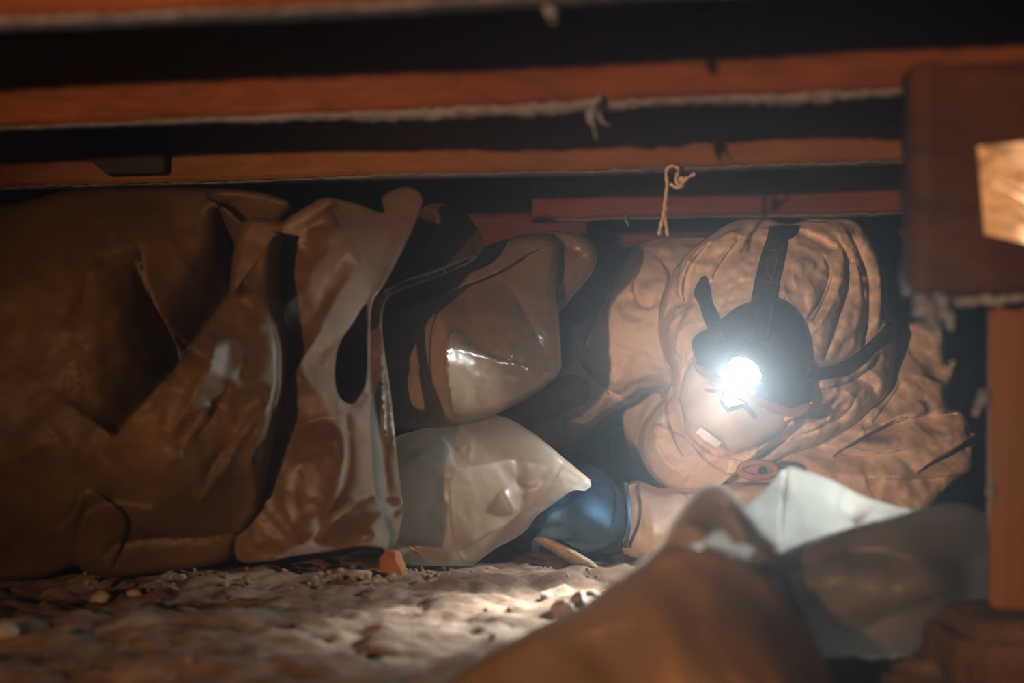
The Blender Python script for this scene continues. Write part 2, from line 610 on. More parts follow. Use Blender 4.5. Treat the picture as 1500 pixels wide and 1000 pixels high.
M['tyvek'] = simple('white_coverall_cloth', [(0.3, (0.66, 0.585, 0.52)), (0.7, (0.76, 0.69, 0.63))], 9, 0.62, 0.5, 70, 0.003, 0.25)
M['tyvek_hood'] = simple('hood_cloth', [(0.25, (0.68, 0.60, 0.53)), (0.7, (0.78, 0.71, 0.65))], 9, 0.6, 0.5, 80, 0.0025, 0.3)
M['mask'] = simple('mask_fabric', [(0.3, (0.70, 0.66, 0.62)), (0.7, (0.80, 0.77, 0.73))], 30, 0.8, 0.25, 260, 0.001, 0.2)
M['clip'] = simple('grey_metal', [(0.3, (0.20, 0.22, 0.26)), (0.7, (0.28, 0.30, 0.34))], 30, 0.5, 0.1, 200, 0.0005, 0.5, metal=0.3)
M['yellow'] = simple('yellow_elastic', [(0.3, (0.75, 0.52, 0.12)), (0.7, (0.85, 0.62, 0.2))], 60, 0.7, 0.3, 500, 0.0006)
M['skin'] = simple('skin', [(0.3, (0.30, 0.14, 0.10)), (0.7, (0.40, 0.20, 0.15))], 40, 0.5, 0.2, 250, 0.0008, 0.4)
M['black'] = simple('black_rubber', [(0.3, (0.010, 0.013, 0.016)), (0.7, (0.018, 0.022, 0.028))], 60, 0.6, 0.15, 300, 0.0006, 0.25)
M['strap'] = simple('black_webbing', [(0.3, (0.014, 0.016, 0.022)), (0.7, (0.03, 0.034, 0.042))], 80, 0.85, 0.5, 900, 0.0008, 0.2)
M['stitch'] = simple('grey_stitching', [(0.3, (0.11, 0.11, 0.13)), (0.7, (0.15, 0.15, 0.17))], 80, 0.8, 0.2, 500, 0.0005)
M['print'] = simple('orange_brown_print', [(0.3, (0.34, 0.20, 0.15)), (0.7, (0.42, 0.26, 0.19))], 80, 0.8, 0.0)
M['ring'] = simple('red_brown_rubber', [(0.3, (0.30, 0.13, 0.09)), (0.7, (0.40, 0.19, 0.13))], 50, 0.6, 0.3, 200, 0.001, 0.3)
M['splinter'] = wood('weathered_splinter', (0.28, 0.22, 0.15), (0.42, 0.34, 0.24), (0.52, 0.44, 0.33), grain=(6, 80, 80))

for key, sc in (('tyvek', 13), ('tyvek_hood', 15)):          # fine sharp crinkles of the paper-like cloth
    t = M[key].node_tree
    p = next(n for n in t.nodes if n.type == 'BSDF_PRINCIPLED')
    old = p.inputs['Normal'].links[0].from_socket
    n = t.nodes.new('ShaderNodeTexNoise'); n.noise_type = 'RIDGED_MULTIFRACTAL'
    n.inputs['Scale'].default_value = sc; n.inputs['Detail'].default_value = 3; n.inputs['Distortion'].default_value = 0.8
    t.links.new(coords(t), n.inputs['Vector'])
    t.links.new(bump(t, n.outputs[0], 1.0, 0.014, old), p.inputs['Normal'])

m, t, N, L = new_mat('blue_glove')
o_ = N('ShaderNodeOutputMaterial'); p_ = N('ShaderNodeBsdfPrincipled')
v_ = coords(t)
L(ramp(t, noise_node(t, 22, 5, 0.6, v_), [(0.3, (0.025, 0.06, 0.11)), (0.55, (0.045, 0.10, 0.17)), (0.75, (0.10, 0.16, 0.21))]), p_.inputs['Base Color'])
p_.inputs['Roughness'].default_value = 0.8; p_.inputs['Specular IOR Level'].default_value = 0.2
L(bump(t, noise_node(t, 90, 4, 0.6, coords(t, (1.2, 1.2, 6))), 0.35, 0.0015), p_.inputs['Normal'])
L(p_.outputs[0], o_.inputs[0]); M['glove'] = m

M['sack_dusty'] = film('dusty_sack_film', [(0.3, (0.05, 0.034, 0.017)), (0.5, (0.085, 0.06, 0.033)), (0.72, (0.12, 0.088, 0.052))], 6, 0.55, 0.12, 0.0, 0.5, 14, (0.6, 0.5, 0.4), (30, 0.52, 0.8, (0.06, 0.038, 0.02)), 0.2)
M['sack_mouth'] = film('milky_sack_film', [(0.3, (0.11, 0.075, 0.045)), (0.7, (0.19, 0.14, 0.095))], 7, 0.40, 0.36, 0.03, 0.3, 18, (0.75, 0.72, 0.66), (26, 0.56, 0.8, (0.16, 0.09, 0.05)), 0.2)
M['sack_clear'] = film('clear_sack_film', [(0.3, (0.34, 0.27, 0.22)), (0.7, (0.46, 0.39, 0.33))], 9, 0.25, 0.22, 0.45, 0.35, 22, (0.7, 0.66, 0.6), None, 0.5)
M['sack_grey'] = film('glossy_sack_film', [(0.3, (0.16, 0.12, 0.095)), (0.7, (0.24, 0.195, 0.16))], 8, 0.22, 0.22, 0.0, 0.35, 20, (0.7, 0.72, 0.68), (34, 0.52, 0.68, (0.16, 0.085, 0.04)), 0.5)
M['sack_white'] = film('white_sack_film', [(0.3, (0.30, 0.24, 0.19)), (0.7, (0.40, 0.34, 0.28))], 8, 0.34, 0.5, 0.0, 0.3, 16, (0.85, 0.88, 0.84), (40, 0.6, 0.85, (0.36, 0.28, 0.2)), 0.5)
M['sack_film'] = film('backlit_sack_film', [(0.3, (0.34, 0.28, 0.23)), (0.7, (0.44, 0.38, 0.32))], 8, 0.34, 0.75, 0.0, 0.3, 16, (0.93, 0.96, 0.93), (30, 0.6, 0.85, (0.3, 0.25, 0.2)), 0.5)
M['sack_fold'] = film('folded_sack_film', [(0.3, (0.12, 0.09, 0.07)), (0.7, (0.18, 0.145, 0.115))], 8, 0.4, 0.3, 0.0, 0.3, 14, (0.7, 0.68, 0.64), (30, 0.56, 0.8, (0.14, 0.1, 0.08)), 0.4)
M['sack_tan'] = film('tan_sack_film', [(0.3, (0.24, 0.15, 0.085)), (0.7, (0.32, 0.22, 0.14))], 8, 0.34, 0.42, 0.0, 0.3, 12, (0.7, 0.62, 0.55), None, 0.4)

m, t, N, L = new_mat('lit_headlamp_lens')
o_ = N('ShaderNodeOutputMaterial'); e_ = N('ShaderNodeEmission')
e_.inputs[0].default_value = (0.86, 0.94, 1.0, 1); e_.inputs[1].default_value = 120.0
L(e_.outputs[0], o_.inputs[0]); M['lens'] = m

# printed, dog-eared card: tan stock with worn grey print
m, t, N, L = new_mat('printed_card')
o_ = N('ShaderNodeOutputMaterial'); p_ = N('ShaderNodeBsdfPrincipled')
n1 = noise_node(t, 26, 5, 0.7, coords(t, (1.0, 1, 1.4)), 0.8)
L(ramp(t, n1, [(0.36, (0.16, 0.12, 0.07)), (0.47, (0.58, 0.42, 0.25)), (0.7, (0.72, 0.55, 0.36))]), p_.inputs['Base Color'])
p_.inputs['Roughness'].default_value = 0.22; p_.inputs['Specular IOR Level'].default_value = 0.6
L(p_.outputs[0], o_.inputs[0]); M['card'] = m

# dirt: brown soil dusted pale
m, t, N, L = new_mat('dry_dirt')
o_ = N('ShaderNodeOutputMaterial'); p_ = N('ShaderNodeBsdfPrincipled')
v_ = coords(t)
c1 = ramp(t, noise_node(t, 12, 8, 0.7, v_, 0.4), [(0.34, (0.12, 0.07, 0.045)), (0.5, (0.21, 0.14, 0.10)), (0.66, (0.33, 0.26, 0.21))])
L(c1, p_.inputs['Base Color']); p_.inputs['Roughness'].default_value = 0.95; p_.inputs['Specular IOR Level'].default_value = 0.1
b1 = bump(t, noise_node(t, 70, 8, 0.7, v_, 0.3), 0.9, 0.006)
b2 = bump(t, noise_node(t, 320, 6, 0.7, v_), 0.7, 0.002, b1)
L(b2, p_.inputs['Normal']); L(p_.outputs[0], o_.inputs[0]); M['dirt'] = m

def retint(keys, k):
    for key in keys:
        for n in M[key].node_tree.nodes:
            if n.type == 'VALTORGB' and max(abs(e.color[0] - e.color[2]) for e in n.color_ramp.elements) > 0.003:
                for e in n.color_ramp.elements:
                    e.color = (e.color[0] * k[0], e.color[1] * k[1], e.color[2] * k[2], 1)
retint(['joist', 'joist_pale', 'joist_far', 'plank', 'post', 'board', 'concrete'], (0.68, 0.56, 0.42))
retint(['sack_dusty', 'sack_mouth', 'sack_tan', 'sack_fold', 'sack_grey', 'sack_clear'], (0.72, 0.60, 0.44))
retint(['sack_dusty'], (1.0, 0.93, 0.75))
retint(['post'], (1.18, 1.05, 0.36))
retint(['plank', 'joist', 'joist_pale'], (1.0, 0.92, 0.7))
retint(['sack_tan'], (1.22, 1.3, 1.05))
retint(['sack_fold'], (0.8, 0.98, 1.15))
retint(['tyvek', 'tyvek_hood'], (0.92, 0.88, 0.87))
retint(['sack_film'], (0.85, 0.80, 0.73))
retint(['sack_white'], (0.74, 0.68, 0.62))
retint(['sack_grey'], (1.3, 1.4, 1.65))
retint(['sack_mouth'], (0.74, 0.68, 0.6))
retint(['joist', 'joist_pale'], (1.22, 1.18, 1.1))
retint(['glove'], (1.1, 1.3, 1.4))
retint(['dirt', 'stone'], (0.72, 0.69, 0.64))
retint(['stone_orange'], (0.72, 0.66, 0.56))
retint(['skin'], (0.6, 0.55, 0.55))
retint(['string', 'splinter'], (0.7, 0.66, 0.6))

# ------------------------------------------------------------------ ground
def ground_z(x, y):
    x = np.asarray(x, float); y = np.asarray(y, float)
    z = fbm(x * 2.2, y * 2.2, 3, 3) * 0.012
    c = np.clip((y - 0.95) / 0.2, 0, 1)
    z = z + c * (np.abs(fbm(x * 9 + 0.3 * y, y * 9, 8, 4)) * 0.022 - 0.006)
    z = z + fbm(x * 42, y * 42, 31, 3) * 0.0035
    z = z + 0.010 * np.exp(-((y - 1.66 + 0.06 * x) / 0.09) ** 2)
    return z

def gz(x, y): return float(ground_z(np.array([x]), np.array([y]))[0])

xs = np.concatenate([np.linspace(-2.4, -0.82, 24), np.arange(-0.8, 0.8, 0.0055), np.linspace(0.82, 2.4, 24)])
ys = np.concatenate([np.linspace(-1.4, 0.86, 30), np.arange(0.88, 2.1, 0.0055), np.linspace(2.12, 4.6, 50)])
gx, gy = np.meshgrid(xs, ys)
gzz = ground_z(gx, gy)
nx = len(xs); ny = len(ys)
vv = np.stack([gx, gy, gzz], 2).reshape(-1, 3)
ii = np.arange((ny - 1) * (nx - 1)); r = ii // (nx - 1); c = ii % (nx - 1)
ff = np.stack([r * nx + c, r * nx + c + 1, (r + 1) * nx + c + 1, (r + 1) * nx + c], 1)
floor = tag(mesh_object('floor', vv, ff, M['dirt']), kind='structure')

# ------------------------------------------------------------------ shell
def structure(name, p0, p1, mat):
    v, f = box_vf(p0, p1, 0.0)
    return tag(mesh_object(name, v, f, mat, smooth=False), kind='structure')
structure('wall_back', (-2.4, 4.5, -0.1), (2.4, 4.6, 0.8), M['earth_wall'])
structure('wall_left', (-2.5, -1.4, -0.1), (-2.4, 4.6, 0.8), M['earth_wall'])
structure('wall_right', (2.4, -1.4, -0.1), (2.5, 4.6, 0.8), M['earth_wall'])
structure('wall_front', (-2.4, -1.5, -0.1), (2.4, -1.4, 0.8), M['earth_wall'])

JZ = 0.476            # underside of the joists
JH = 0.19
ceiling = structure('ceiling', (-2.4, -1.4, JZ + JH + 0.02), (2.4, 4.5, JZ + JH + 0.06), M['board'])
ang = math.atan(-0.20)
bv, bf = box_vf((-0.066, -3.0, 0), (0.066, 3.4, 0.02), 0.002)
bmesh_board = None
for k in range(-14, 16):
    x = k * 0.137
    R = Matrix.Translation((x, 1.4, JZ + JH - 0.0005)) @ Matrix.Rotation(ang, 4, 'Z')
    if bmesh_board is None:
        o = mesh_object('board', bv, bf, M['board'], None, (0, 0, 0), smooth=False); bmesh_board = o.data
    else:
        o = bpy.data.objects.new('board', bmesh_board); COL.objects.link(o)
    o.parent = ceiling
    o.matrix_local = Matrix.Translation(-ceiling.location) @ R

# ------------------------------------------------------------------ joists
def joist(label, Y0, slope, thick, mat, x0, x1, seed, dust=0.5, notch=None):
    """a rough joist across the view; its lower edge is uneven and carries a fringe of dust"""
    th = math.atan(slope)
    loc = Vector((0, Y0, JZ))
    root = thing('floor_joist', label, 'joist', loc)
    n = 160
    xsn = np.linspace(x0, x1, n)
    wob = perlin(xsn * 3.0, 0 * xsn, seed) * 0.004 + perlin(xsn * 14, 0 * xsn, seed + 2) * 0.0012
    ring = [(0.0, 0.004), (0.004, 0.0), (thick - 0.004, 0.0), (thick, 0.004), (thick, JH), (0.0, JH)]
    V = []; Fc = []
    m = len(ring)
    for i in range(n):
        for j, (yy, zz) in enumerate(ring):
            V.append((xsn[i], Y0 + slope * xsn[i] + yy, JZ + zz + (wob[i] if j < 4 else 0)))
    for i in range(n - 1):
        for j in range(m):
            Fc.append((i * m + j, (i + 1) * m + j, (i + 1) * m + (j + 1) % m, i * m + (j + 1) % m))
    Fc += [tuple(range(m)), tuple((n - 1) * m + j for j in reversed(range(m)))]
    b = mesh_object('timber', V, Fc, mat, root, smooth=False)
    # dust fringe: a lumpy ragged line hugging the underside
    if dust > 0:
        rg = random.Random(seed)
        V = []; Fc = []
        xx = x0 + 0.01
        xcur = np.arange(x0 + 0.01, x1 - 0.01, 0.006)
        left = np.clip((xcur + 0.42) / 0.45, 0.12, 1) if dust > 0.5 else 1.0
        dens = left * np.clip(0.55 + fbm(xcur * 4, 0 * xcur, seed + 7, 3) * 1.1, 0.05, 1.2)
        sg = 7
        for i, x in enumerate(xcur):
            h = dust * dens[i] * 0.0085 + 0.0012
            wv = np.interp(x, xsn, wob)
            for k in range(sg):
                a = 2 * math.pi * k / sg
                jr = rg.uniform(0.7, 1.3)
                V.append((x + rg.uniform(-0.002, 0.002), Y0 + slope * x + thick * 0.42 + math.cos(a) * thick * 0.44 * min(1.0, 0.6 + dens[i] * 0.3) * jr * 0.9,
                          JZ + wv - 0.0004 + math.sin(a) * h * jr * (1.0 if math.sin(a) < 0 else 0.25)))
        for i in range(len(xcur) - 1):
            for k in range(sg):
                Fc.append((i * sg + k, i * sg + (k + 1) % sg, (i + 1) * sg + (k + 1) % sg, (i + 1) * sg + k))
        d = mesh_object('dust_fringe', V, Fc, M['dust'], root)
        d['label'] = 'grey fluffy dust along the lower edge'
    return root

joist('nearest overhead joist, a brown strip at the top left edge of the view', 0.90, -0.19, 0.045, M['joist'], -1.6, 1.6, 3, 0.25)
joist('broad red-orange joist with the dustiest pale grey lower edge, second from the viewer', 1.257, -0.215, 0.036, M['joist'], -1.6, 1.6, 4, 0.9)
joist('bright orange joist with a bare lower edge, directly over the big brown sack', 1.635, -0.185, 0.055, M['joist_pale'], -1.7, 1.7, 5, 0.12)
joist('dull red joist just above the hooded head', 2.10, -0.17, 0.045, M['joist_far'], 0.03, 1.8, 6, 0.3)
joist('farthest reddish joist, half hidden behind the hood', 2.50, -0.17, 0.045, M['joist_far'], -1.8, 1.8, 7, 0.15)

# short dark block between two joists, top left
def block(name, label, cat, pts_xz, y0, y1, slope, mat):
    c = Vector((pts_xz[0][0], y0, JZ))
    n = len(pts_xz)
    V = [(x, y0 + slope * (x - pts_xz[0][0]), z) for x, z in pts_xz] + [(x, y1 + slope * (x - pts_xz[0][0]), z) for x, z in pts_xz]
    Fc = [tuple(range(n)), tuple(range(2 * n - 1, n - 1, -1))] + [(i, n + i, n + (i + 1) % n, (i + 1) % n) for i in range(n)]
    o = mesh_object(name, V, Fc, mat, None, c, smooth=False)
    bm = bmesh.new(); bm.from_mesh(o.data)
    bmesh.ops.recalc_face_normals(bm, faces=bm.faces)
    bmesh.ops.bevel(bm, geom=list(bm.edges), offset=0.002, segments=2, affect='EDGES'); bm.to_mesh(o.data); bm.free()
    return tag(o, label, cat)
Yb = 1.68
xa = (238 - 750) / F * Yb; xb = (148 - 750) / F * Yb; xc = (112 - 750) / F * Yb
block('wooden_block', 'short dark wooden block with a slanting end wedged against the orange joist, top left', 'block',
      [(xa, JZ + 0.006), (xa, JZ + JH), (xc - 0.03, JZ + JH), (xc - 0.03, JZ + 0.06), (xc, JZ + 0.03), (xb, JZ + 0.006)], Yb + 0.005, Yb + 0.03, -0.185, M['dark_block'])

# ------------------------------------------------------------------ bearer plank, post and footing on the right
Yp = 1.10
def pl(px, py, Y=Yp):
    return P(px, py, Y)
x0 = pl(1341, 0).x; z1 = JZ - 0.002; z0 = pl(0, 430).z
root = thing('bearer_plank', 'dark brown timber plank at the right edge with a card stuck on it', 'plank', (x0, Yp, z0))
nxp, nzp = 70, 24
V = []; Fc = []
for side, yy in ((0, Yp), (1, Yp + 0.04)):
    for i in range(nxp):
        for j in range(nzp):
            u = i / (nxp - 1); q = j / (nzp - 1)
            X = x0 + u * 0.9; Z = z0 + q * (z1 - z0)
            ed = 0.0
            if i == 0: X += float(perlin(np.array([q * 9]), np.array([side * 3.0]), 5)[0]) * 0.005
            if j == 0: Z += float(perlin(np.array([u * 30]), np.array([side * 3.0]), 6)[0]) * 0.005
            dd = float(perlin(np.array([u * 22]), np.array([q * 2.2]), 9)[0]) * 0.004
            V.append((X, yy + (dd if side == 0 else 0) - 0.215 * (X - x0) * 0.5, Z))
def gi(s, i, j): return s * nxp * nzp + i * nzp + j
for i in range(nxp - 1):
    for j in range(nzp - 1):
        Fc.append((gi(0, i, j), gi(0, i + 1, j), gi(0, i + 1, j + 1), gi(0, i, j + 1)))
        Fc.append((gi(1, i, j), gi(1, i, j + 1), gi(1, i + 1, j + 1), gi(1, i + 1, j)))
for i in range(nxp - 1):
    Fc.append((gi(0, i, 0), gi(1, i, 0), gi(1, i + 1, 0), gi(0, i + 1, 0)))
    Fc.append((gi(0, i, nzp - 1), gi(0, i + 1, nzp - 1), gi(1, i + 1, nzp - 1), gi(1, i, nzp - 1)))
for j in range(nzp - 1):
    Fc.append((gi(0, 0, j), gi(0, 0, j + 1), gi(1, 0, j + 1), gi(1, 0, j)))
    Fc.append((gi(0, nxp - 1, j), gi(1, nxp - 1, j), gi(1, nxp - 1, j + 1), gi(0, nxp - 1, j + 1)))
mesh_object('timber', V, Fc, M['plank'], root)
# ragged dust down the cut end and along the underside
def fringe(pts, rads, seed, mat, name, parent, label=None):
    rg = random.Random(seed)
    pp = smooth_path(pts, 8)
    rr = [np.interp(i / (len(pp) - 1), np.linspace(0, 1, len(rads)), rads) * rg.uniform(0.6, 1.4) for i in range(len(pp))]
    pp = [p + Vector((rg.uniform(-1, 1), rg.uniform(-1, 1), rg.uniform(-1, 1))) * rr[i] * 0.35 for i, p in enumerate(pp)]
    v, f = tube(pp, rr, 8)
    o = mesh_object(name, v, f, mat, parent)
    if label: o['label'] = label
    return o
fringe([pl(1340, 300, Yp + 0.02), pl(1338, 345, Yp + 0.02), pl(1340, 390, Yp + 0.02), pl(1344, 432, Yp + 0.02)], [0.0008, 0.0025, 0.0022, 0.006], 2, M['web'], 'dust_fringe', root, 'whitish dust on the cut end')
fringe([pl(1345, 436, Yp + 0.02), pl(1390, 440, Yp + 0.016), pl(1440, 441, Yp + 0.01), pl(1500, 437, Yp), pl(1560, 437, Yp)], [0.003, 0.003, 0.004, 0.003, 0.003], 3, M['dust'], 'dust_fringe', root, 'grey dust along the underside')

o = fringe([pl(1346, 430, Yp + 0.01), pl(1356, 448, Yp), pl(1362, 465, Yp), pl(1368, 480, Yp), pl(1375, 500, Yp)], [0.004, 0.0065, 0.006, 0.0045, 0.0015], 5, M['web'], 'cobweb_clump', None)
tag(o, 'longer white cobweb clump dangling from the plank corner', 'cobweb')
o = fringe([pl(1376, 430, Yp + 0.01), pl(1381, 446, Yp), pl(1388, 462, Yp), pl(1394, 484, Yp)], [0.004, 0.0055, 0.004, 0.0012], 6, M['web'], 'cobweb_clump', None)
tag(o, 'shorter white cobweb clump, right of the longer one under the plank', 'cobweb')

# card
Yc = Yp - 0.055
V = []; Fc = []
na, nb = 22, 26
c00 = (1432, 214); c10 = (1530, 204); c01 = (1443, 343); c11 = (1535, 362)
for i in range(na):
    for j in range(nb):
        u = i / (na - 1); q = j / (nb - 1)
        px = (c00[0] * (1 - u) + c10[0] * u) * (1 - q) + (c01[0] * (1 - u) + c11[0] * u) * q
        py = (c00[1] * (1 - u) + c10[1] * u) * (1 - q) + (c01[1] * (1 - u) + c11[1] * u) * q
        bow = 0.004 * (1 - (2 * u - 0.7) ** 2) * 0.5
        cr = 0.004 * math.exp(-abs((q - 0.33) - 0.22 * (u - 0.1)) / 0.05) + 0.003 * math.exp(-abs((q - 0.42) - 0.5 * (u - 0.1)) / 0.05)
        V.append(P(px, py, Yp - 0.012 - 0.026 * u - bow - cr))
n = len(V)
V += [v + Vector((0, 0.0008, 0)) for v in V]
for i in range(na - 1):
    for j in range(nb - 1):
        a = i * nb + j
        Fc.append((a, a + 1, a + nb + 1, a + nb)); Fc.append((n + a, n + a + nb, n + a + nb + 1, n + a + 1))
card = mesh_object('paper_card', V, Fc, M['card'], None, P(1480, 280, Yp))
tag(card, 'tan creased paper card with blotchy grey print, stuck on the dark plank', 'card')

Yq = 1.16
xq = P(1449, 0, Yq).x; zq = 0.045
v, f = box_vf((xq, Yq, zq), (xq + 0.10, Yq + 0.10, z0 - 0.004), 0.003)
rm = Matrix.Translation((xq, Yq, 0)) @ Matrix.Rotation(math.radians(-17.5), 4, 'Z') @ Matrix.Translation((-xq, -Yq, 0))
v = [rm @ q for q in v]
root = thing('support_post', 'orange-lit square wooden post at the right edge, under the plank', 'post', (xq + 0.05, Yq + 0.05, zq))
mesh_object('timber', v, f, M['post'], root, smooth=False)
v, f = ellipsoid(P(1496, 681, Yq - 0.001), (0.005, 0.003, 0.004)); o = mesh_object('nail_head', v, f, M['stone'], root); o['label'] = 'pale nail head'
o = fringe([P(1449, 575, Yq + .01), P(1440, 583, Yq), P(1434, 596, Yq), P(1430, 607, Yq)], [0.002, 0.005, 0.004, 0.002], 8, M['web'], 'cobweb_wisp', root)
o = fringe([P(1452, 702, Yq - .001), P(1450, 718, Yq - .004), P(1456, 732, Yq - .002)], [0.002, 0.004, 0.002], 9, M['dust'], 'cobweb_wisp', root)

def rock(c, r, seed, name, mat, parent=None, squash=(1, 1, 1), sub=2, amt=0.35):
    bm = bmesh.new()
    bmesh.ops.create_icosphere(bm, subdivisions=sub, radius=1.0)
    rg = np.random.default_rng(seed)
    planes = rg.normal(size=(9, 3)); planes /= np.linalg.norm(planes, axis=1)[:, None]
    ds = rg.uniform(0.55, 0.85, 9)
    for vt in bm.verts:
        p = np.array(vt.co[:])
        for q, d in zip(planes, ds):
            e = p @ q - d
            if e > 0: p = p - q * e * 0.9
        vt.co = Vector((p[0] * squash[0] * r, p[1] * squash[1] * r, p[2] * squash[2] * r)) + Vector(c)
    v, f = bm_verts_faces(bm)
    return mesh_object(name, v, f, mat, parent, None if parent else c, smooth=False)

bx0 = P(1400, 0, 1.10).x
v, f = box_vf((bx0, 1.07, -0.02), (bx0 + 0.5, 1.235, 0.043), 0.012)
bm = bmesh.new(); vb = [bm.verts.new(x) for x in v]; [bm.faces.new([vb[i] for i in q]) for q in f]
bmesh.ops.subdivide_edges(bm, edges=bm.edges, cuts=5, use_grid_fill=True)
for vt in bm.verts:
    vt.co += Vector((float(perlin(np.array([vt.co.y * 20]), np.array([vt.co.z * 20]), 2)[0]) * 0.008, float(perlin(np.array([vt.co.x * 20]), np.array([vt.co.z * 20]), 3)[0]) * 0.008, float(perlin(np.array([vt.co.x * 14]), np.array([vt.co.y * 14]), 4)[0]) * 0.006))
v, f = bm_verts_faces(bm)
o = mesh_object('footing_block', v, f, M['concrete'], None, (bx0 + 0.25, 1.15, 0))
tag(o, 'rough brown concrete footing block under the wooden post', 'footing')

# ------------------------------------------------------------------ sacks
# 1: the big brown sack on the left, its mouth gathered towards the middle of the picture
GB = 0.0
big = thing('plastic_sack', 'largest sack, dusty brown and bulging, filling the left half', 'sack', (-0.4, 1.6, 0))
body = Sheet(
    [(-150, 330), (-60, 305), (0, 300), (45, 293), (90, 280), (130, 276), (200, 274), (330, 276), (380, 281), (410, 290), (425, 300), (412, 322), (398, 355), (394, 400), (400, 450), (408, 507), (408, 560, 1), (398, 610), (388, 680), (377, 748, 1), (362, 772), (345, 790), (330, 822), (250, 836), (160, 846), (125, 838), (110, 828), (85, 838), (60, 846), (0, 851), (-80, 850), (-170, 840), (-220, 600), (-200, 420)],
    [(-200, 350, 1.62), (0, 310, 1.62), (200, 285, 1.62), (400, 300, 1.58), (-180, 600, 1.48), (60, 560, 1.46), (220, 480, 1.47), (330, 560, 1.475), (400, 520, 1.50), (380, 720, 1.53), (0, 830, 1.58), (200, 830, 1.57), (340, 800, 1.56), (120, 700, 1.47), (280, 700, 1.46), (100, 400, 1.51), (300, 380, 1.55)],
    [('step', 0.075, 150, [(150, 660), (190, 612), (250, 547), (310, 470), (370, 389), (415, 324), (450, 296)], 'end'),
     ('valley', 0.07, 14, [(318, 300), (335, 350), (352, 400), (365, 430)], 'both'),
     ('under', 0.15, 60, [(170, 640), (190, 612), (250, 547), (310, 470), (370, 389), (415, 324), (450, 296)], 'both'),
     ('under', 0.030, 26, [(300, 290), (330, 305), (352, 325), (378, 343)], 'both'),
     ('step', 0.022, 60, [(300, 290), (330, 305), (352, 325), (375, 340)], 'both'),
     ('step', -0.055, 34, [(208, 360), (220, 430), (245, 475), (285, 515), (310, 530)], 'both'),
     ('step', -0.025, 50, [(200, 380), (212, 420), (240, 470), (262, 520), (255, 560)], 'both'),
     ('valley', 0.008, 10, [(132, 398), (122, 440), (95, 475)], 'both'),
     ('valley', 0.010, 30, [(250, 505), (180, 520), (110, 560), (60, 590)], 'both'),
     ('ridge', 0.012, 22, [(-20, 690), (40, 660), (80, 638)], 'both'),
     ('valley', 0.014, 16, [(150, 815), (168, 795), (215, 788), (300, 786), (350, 778)], 'both'),
     ('under', 0.020, 24, [(120, 838), (118, 790), (128, 752), (165, 735), (225, 742)], 'both'),
     ('under', 0.012, 16, [(150, 812), (168, 795), (215, 788), (300, 786), (350, 778)][::-1], 'both'),
     ('step', 0.016, 40, [(80, 780), (110, 750), (125, 720), (160, 735), (185, 770), (160, 838)], 'both'),
     ('ridge', 0.022, 12, [(318, 490), (305, 540), (280, 590), (245, 640)], 'both'),
     ('ridge', 0.018, 10, [(310, 590), (280, 640), (235, 690)], 'both'),
     ('ridge', 0.024, 12, [(392, 590), (360, 630), (320, 690), (290, 740)], 'both'),
     ('ridge', 0.018, 10, [(400, 560), (385, 620), (365, 670), (378, 735)], 'both'),
     ('valley', 0.016, 12, [(350, 640), (315, 680), (295, 730)], 'both'),
     ('valley', 0.018, 14, [(340, 560), (300, 620), (260, 660)], 'both')],
    [(0.022, 170, 1), (0.012, 80, 5), (0.004, 34, 6)], (9, 0.010), 5.0)
body.build('sack_body', M['sack_dusty'], big, volume=0.30, vol_r=150, bottom=0.004)

mouth = Sheet(
    [(345, 815), (352, 700), (362, 560), (372, 440), (392, 370), (415, 326), (440, 308), (470, 291), (482, 290), (525, 299), (562, 312), (560, 288), (590, 274), (612, 279), (620, 294, 1), (602, 340), (565, 412), (546, 440), (542, 470), (542, 560), (544, 640), (550, 720), (571, 785, 1), (568, 803, 1), (530, 800), (490, 806), (430, 814), (390, 822)],
    [(360, 380, 1.565), (440, 320, 1.565), (480, 300, 1.56), (590, 290, 1.555), (470, 420, 1.555), (540, 430, 1.53), (430, 560, 1.535), (480, 620, 1.535), (541, 560, 1.525), (541, 680, 1.535), (450, 720, 1.55), (560, 790, 1.55), (400, 790, 1.555), (360, 700, 1.56)],
    [('under', 0.022, 26, [(425, 560), (432, 545), (450, 515), (480, 470), (512, 415), (535, 375)], 'both'),
     ('under', 0.014, 20, [(440, 800), (462, 785), (500, 748), (548, 724)], 'both'),
     ('step', 0.014, 50, [(432, 545), (450, 515), (480, 470), (512, 415), (535, 375)], 'both'),
     ('valley', 0.016, 14, [(484, 300), (495, 315), (499, 335)], 'both'),
     ('ridge', 0.010, 12, [(545, 430), (520, 470), (490, 500)], 'start'),
     ('ridge', 0.012, 14, [(505, 600), (512, 660), (505, 710), (485, 740), (460, 795)], 'both'),
     ('ridge', 0.010, 10, [(548, 725), (520, 740), (480, 770), (460, 798)], 'both'),
     ('valley', 0.010, 16, [(558, 780), (530, 785), (500, 780)], 'both'),
     ('ridge', 0.008, 9, [(536, 575), (518, 592), (500, 588)], 'both'),
     ('ridge', 0.006, 12, [(420, 640), (450, 620), (500, 610)], 'both')],
    [(0.012, 110, 12), (0.004, 46, 15)], (0, 0), 4.5,
    holes=[[(537, 446), (516, 474), (500, 497), (492, 520), (490, 556), (497, 581), (515, 592), (529, 577), (537, 556), (539, 500)]])
mf = mouth.build('mouth_film', M['sack_mouth'], big, thick=0.0016)
mf['label'] = 'milky wrinkled mouth of the sack with an oval hole'

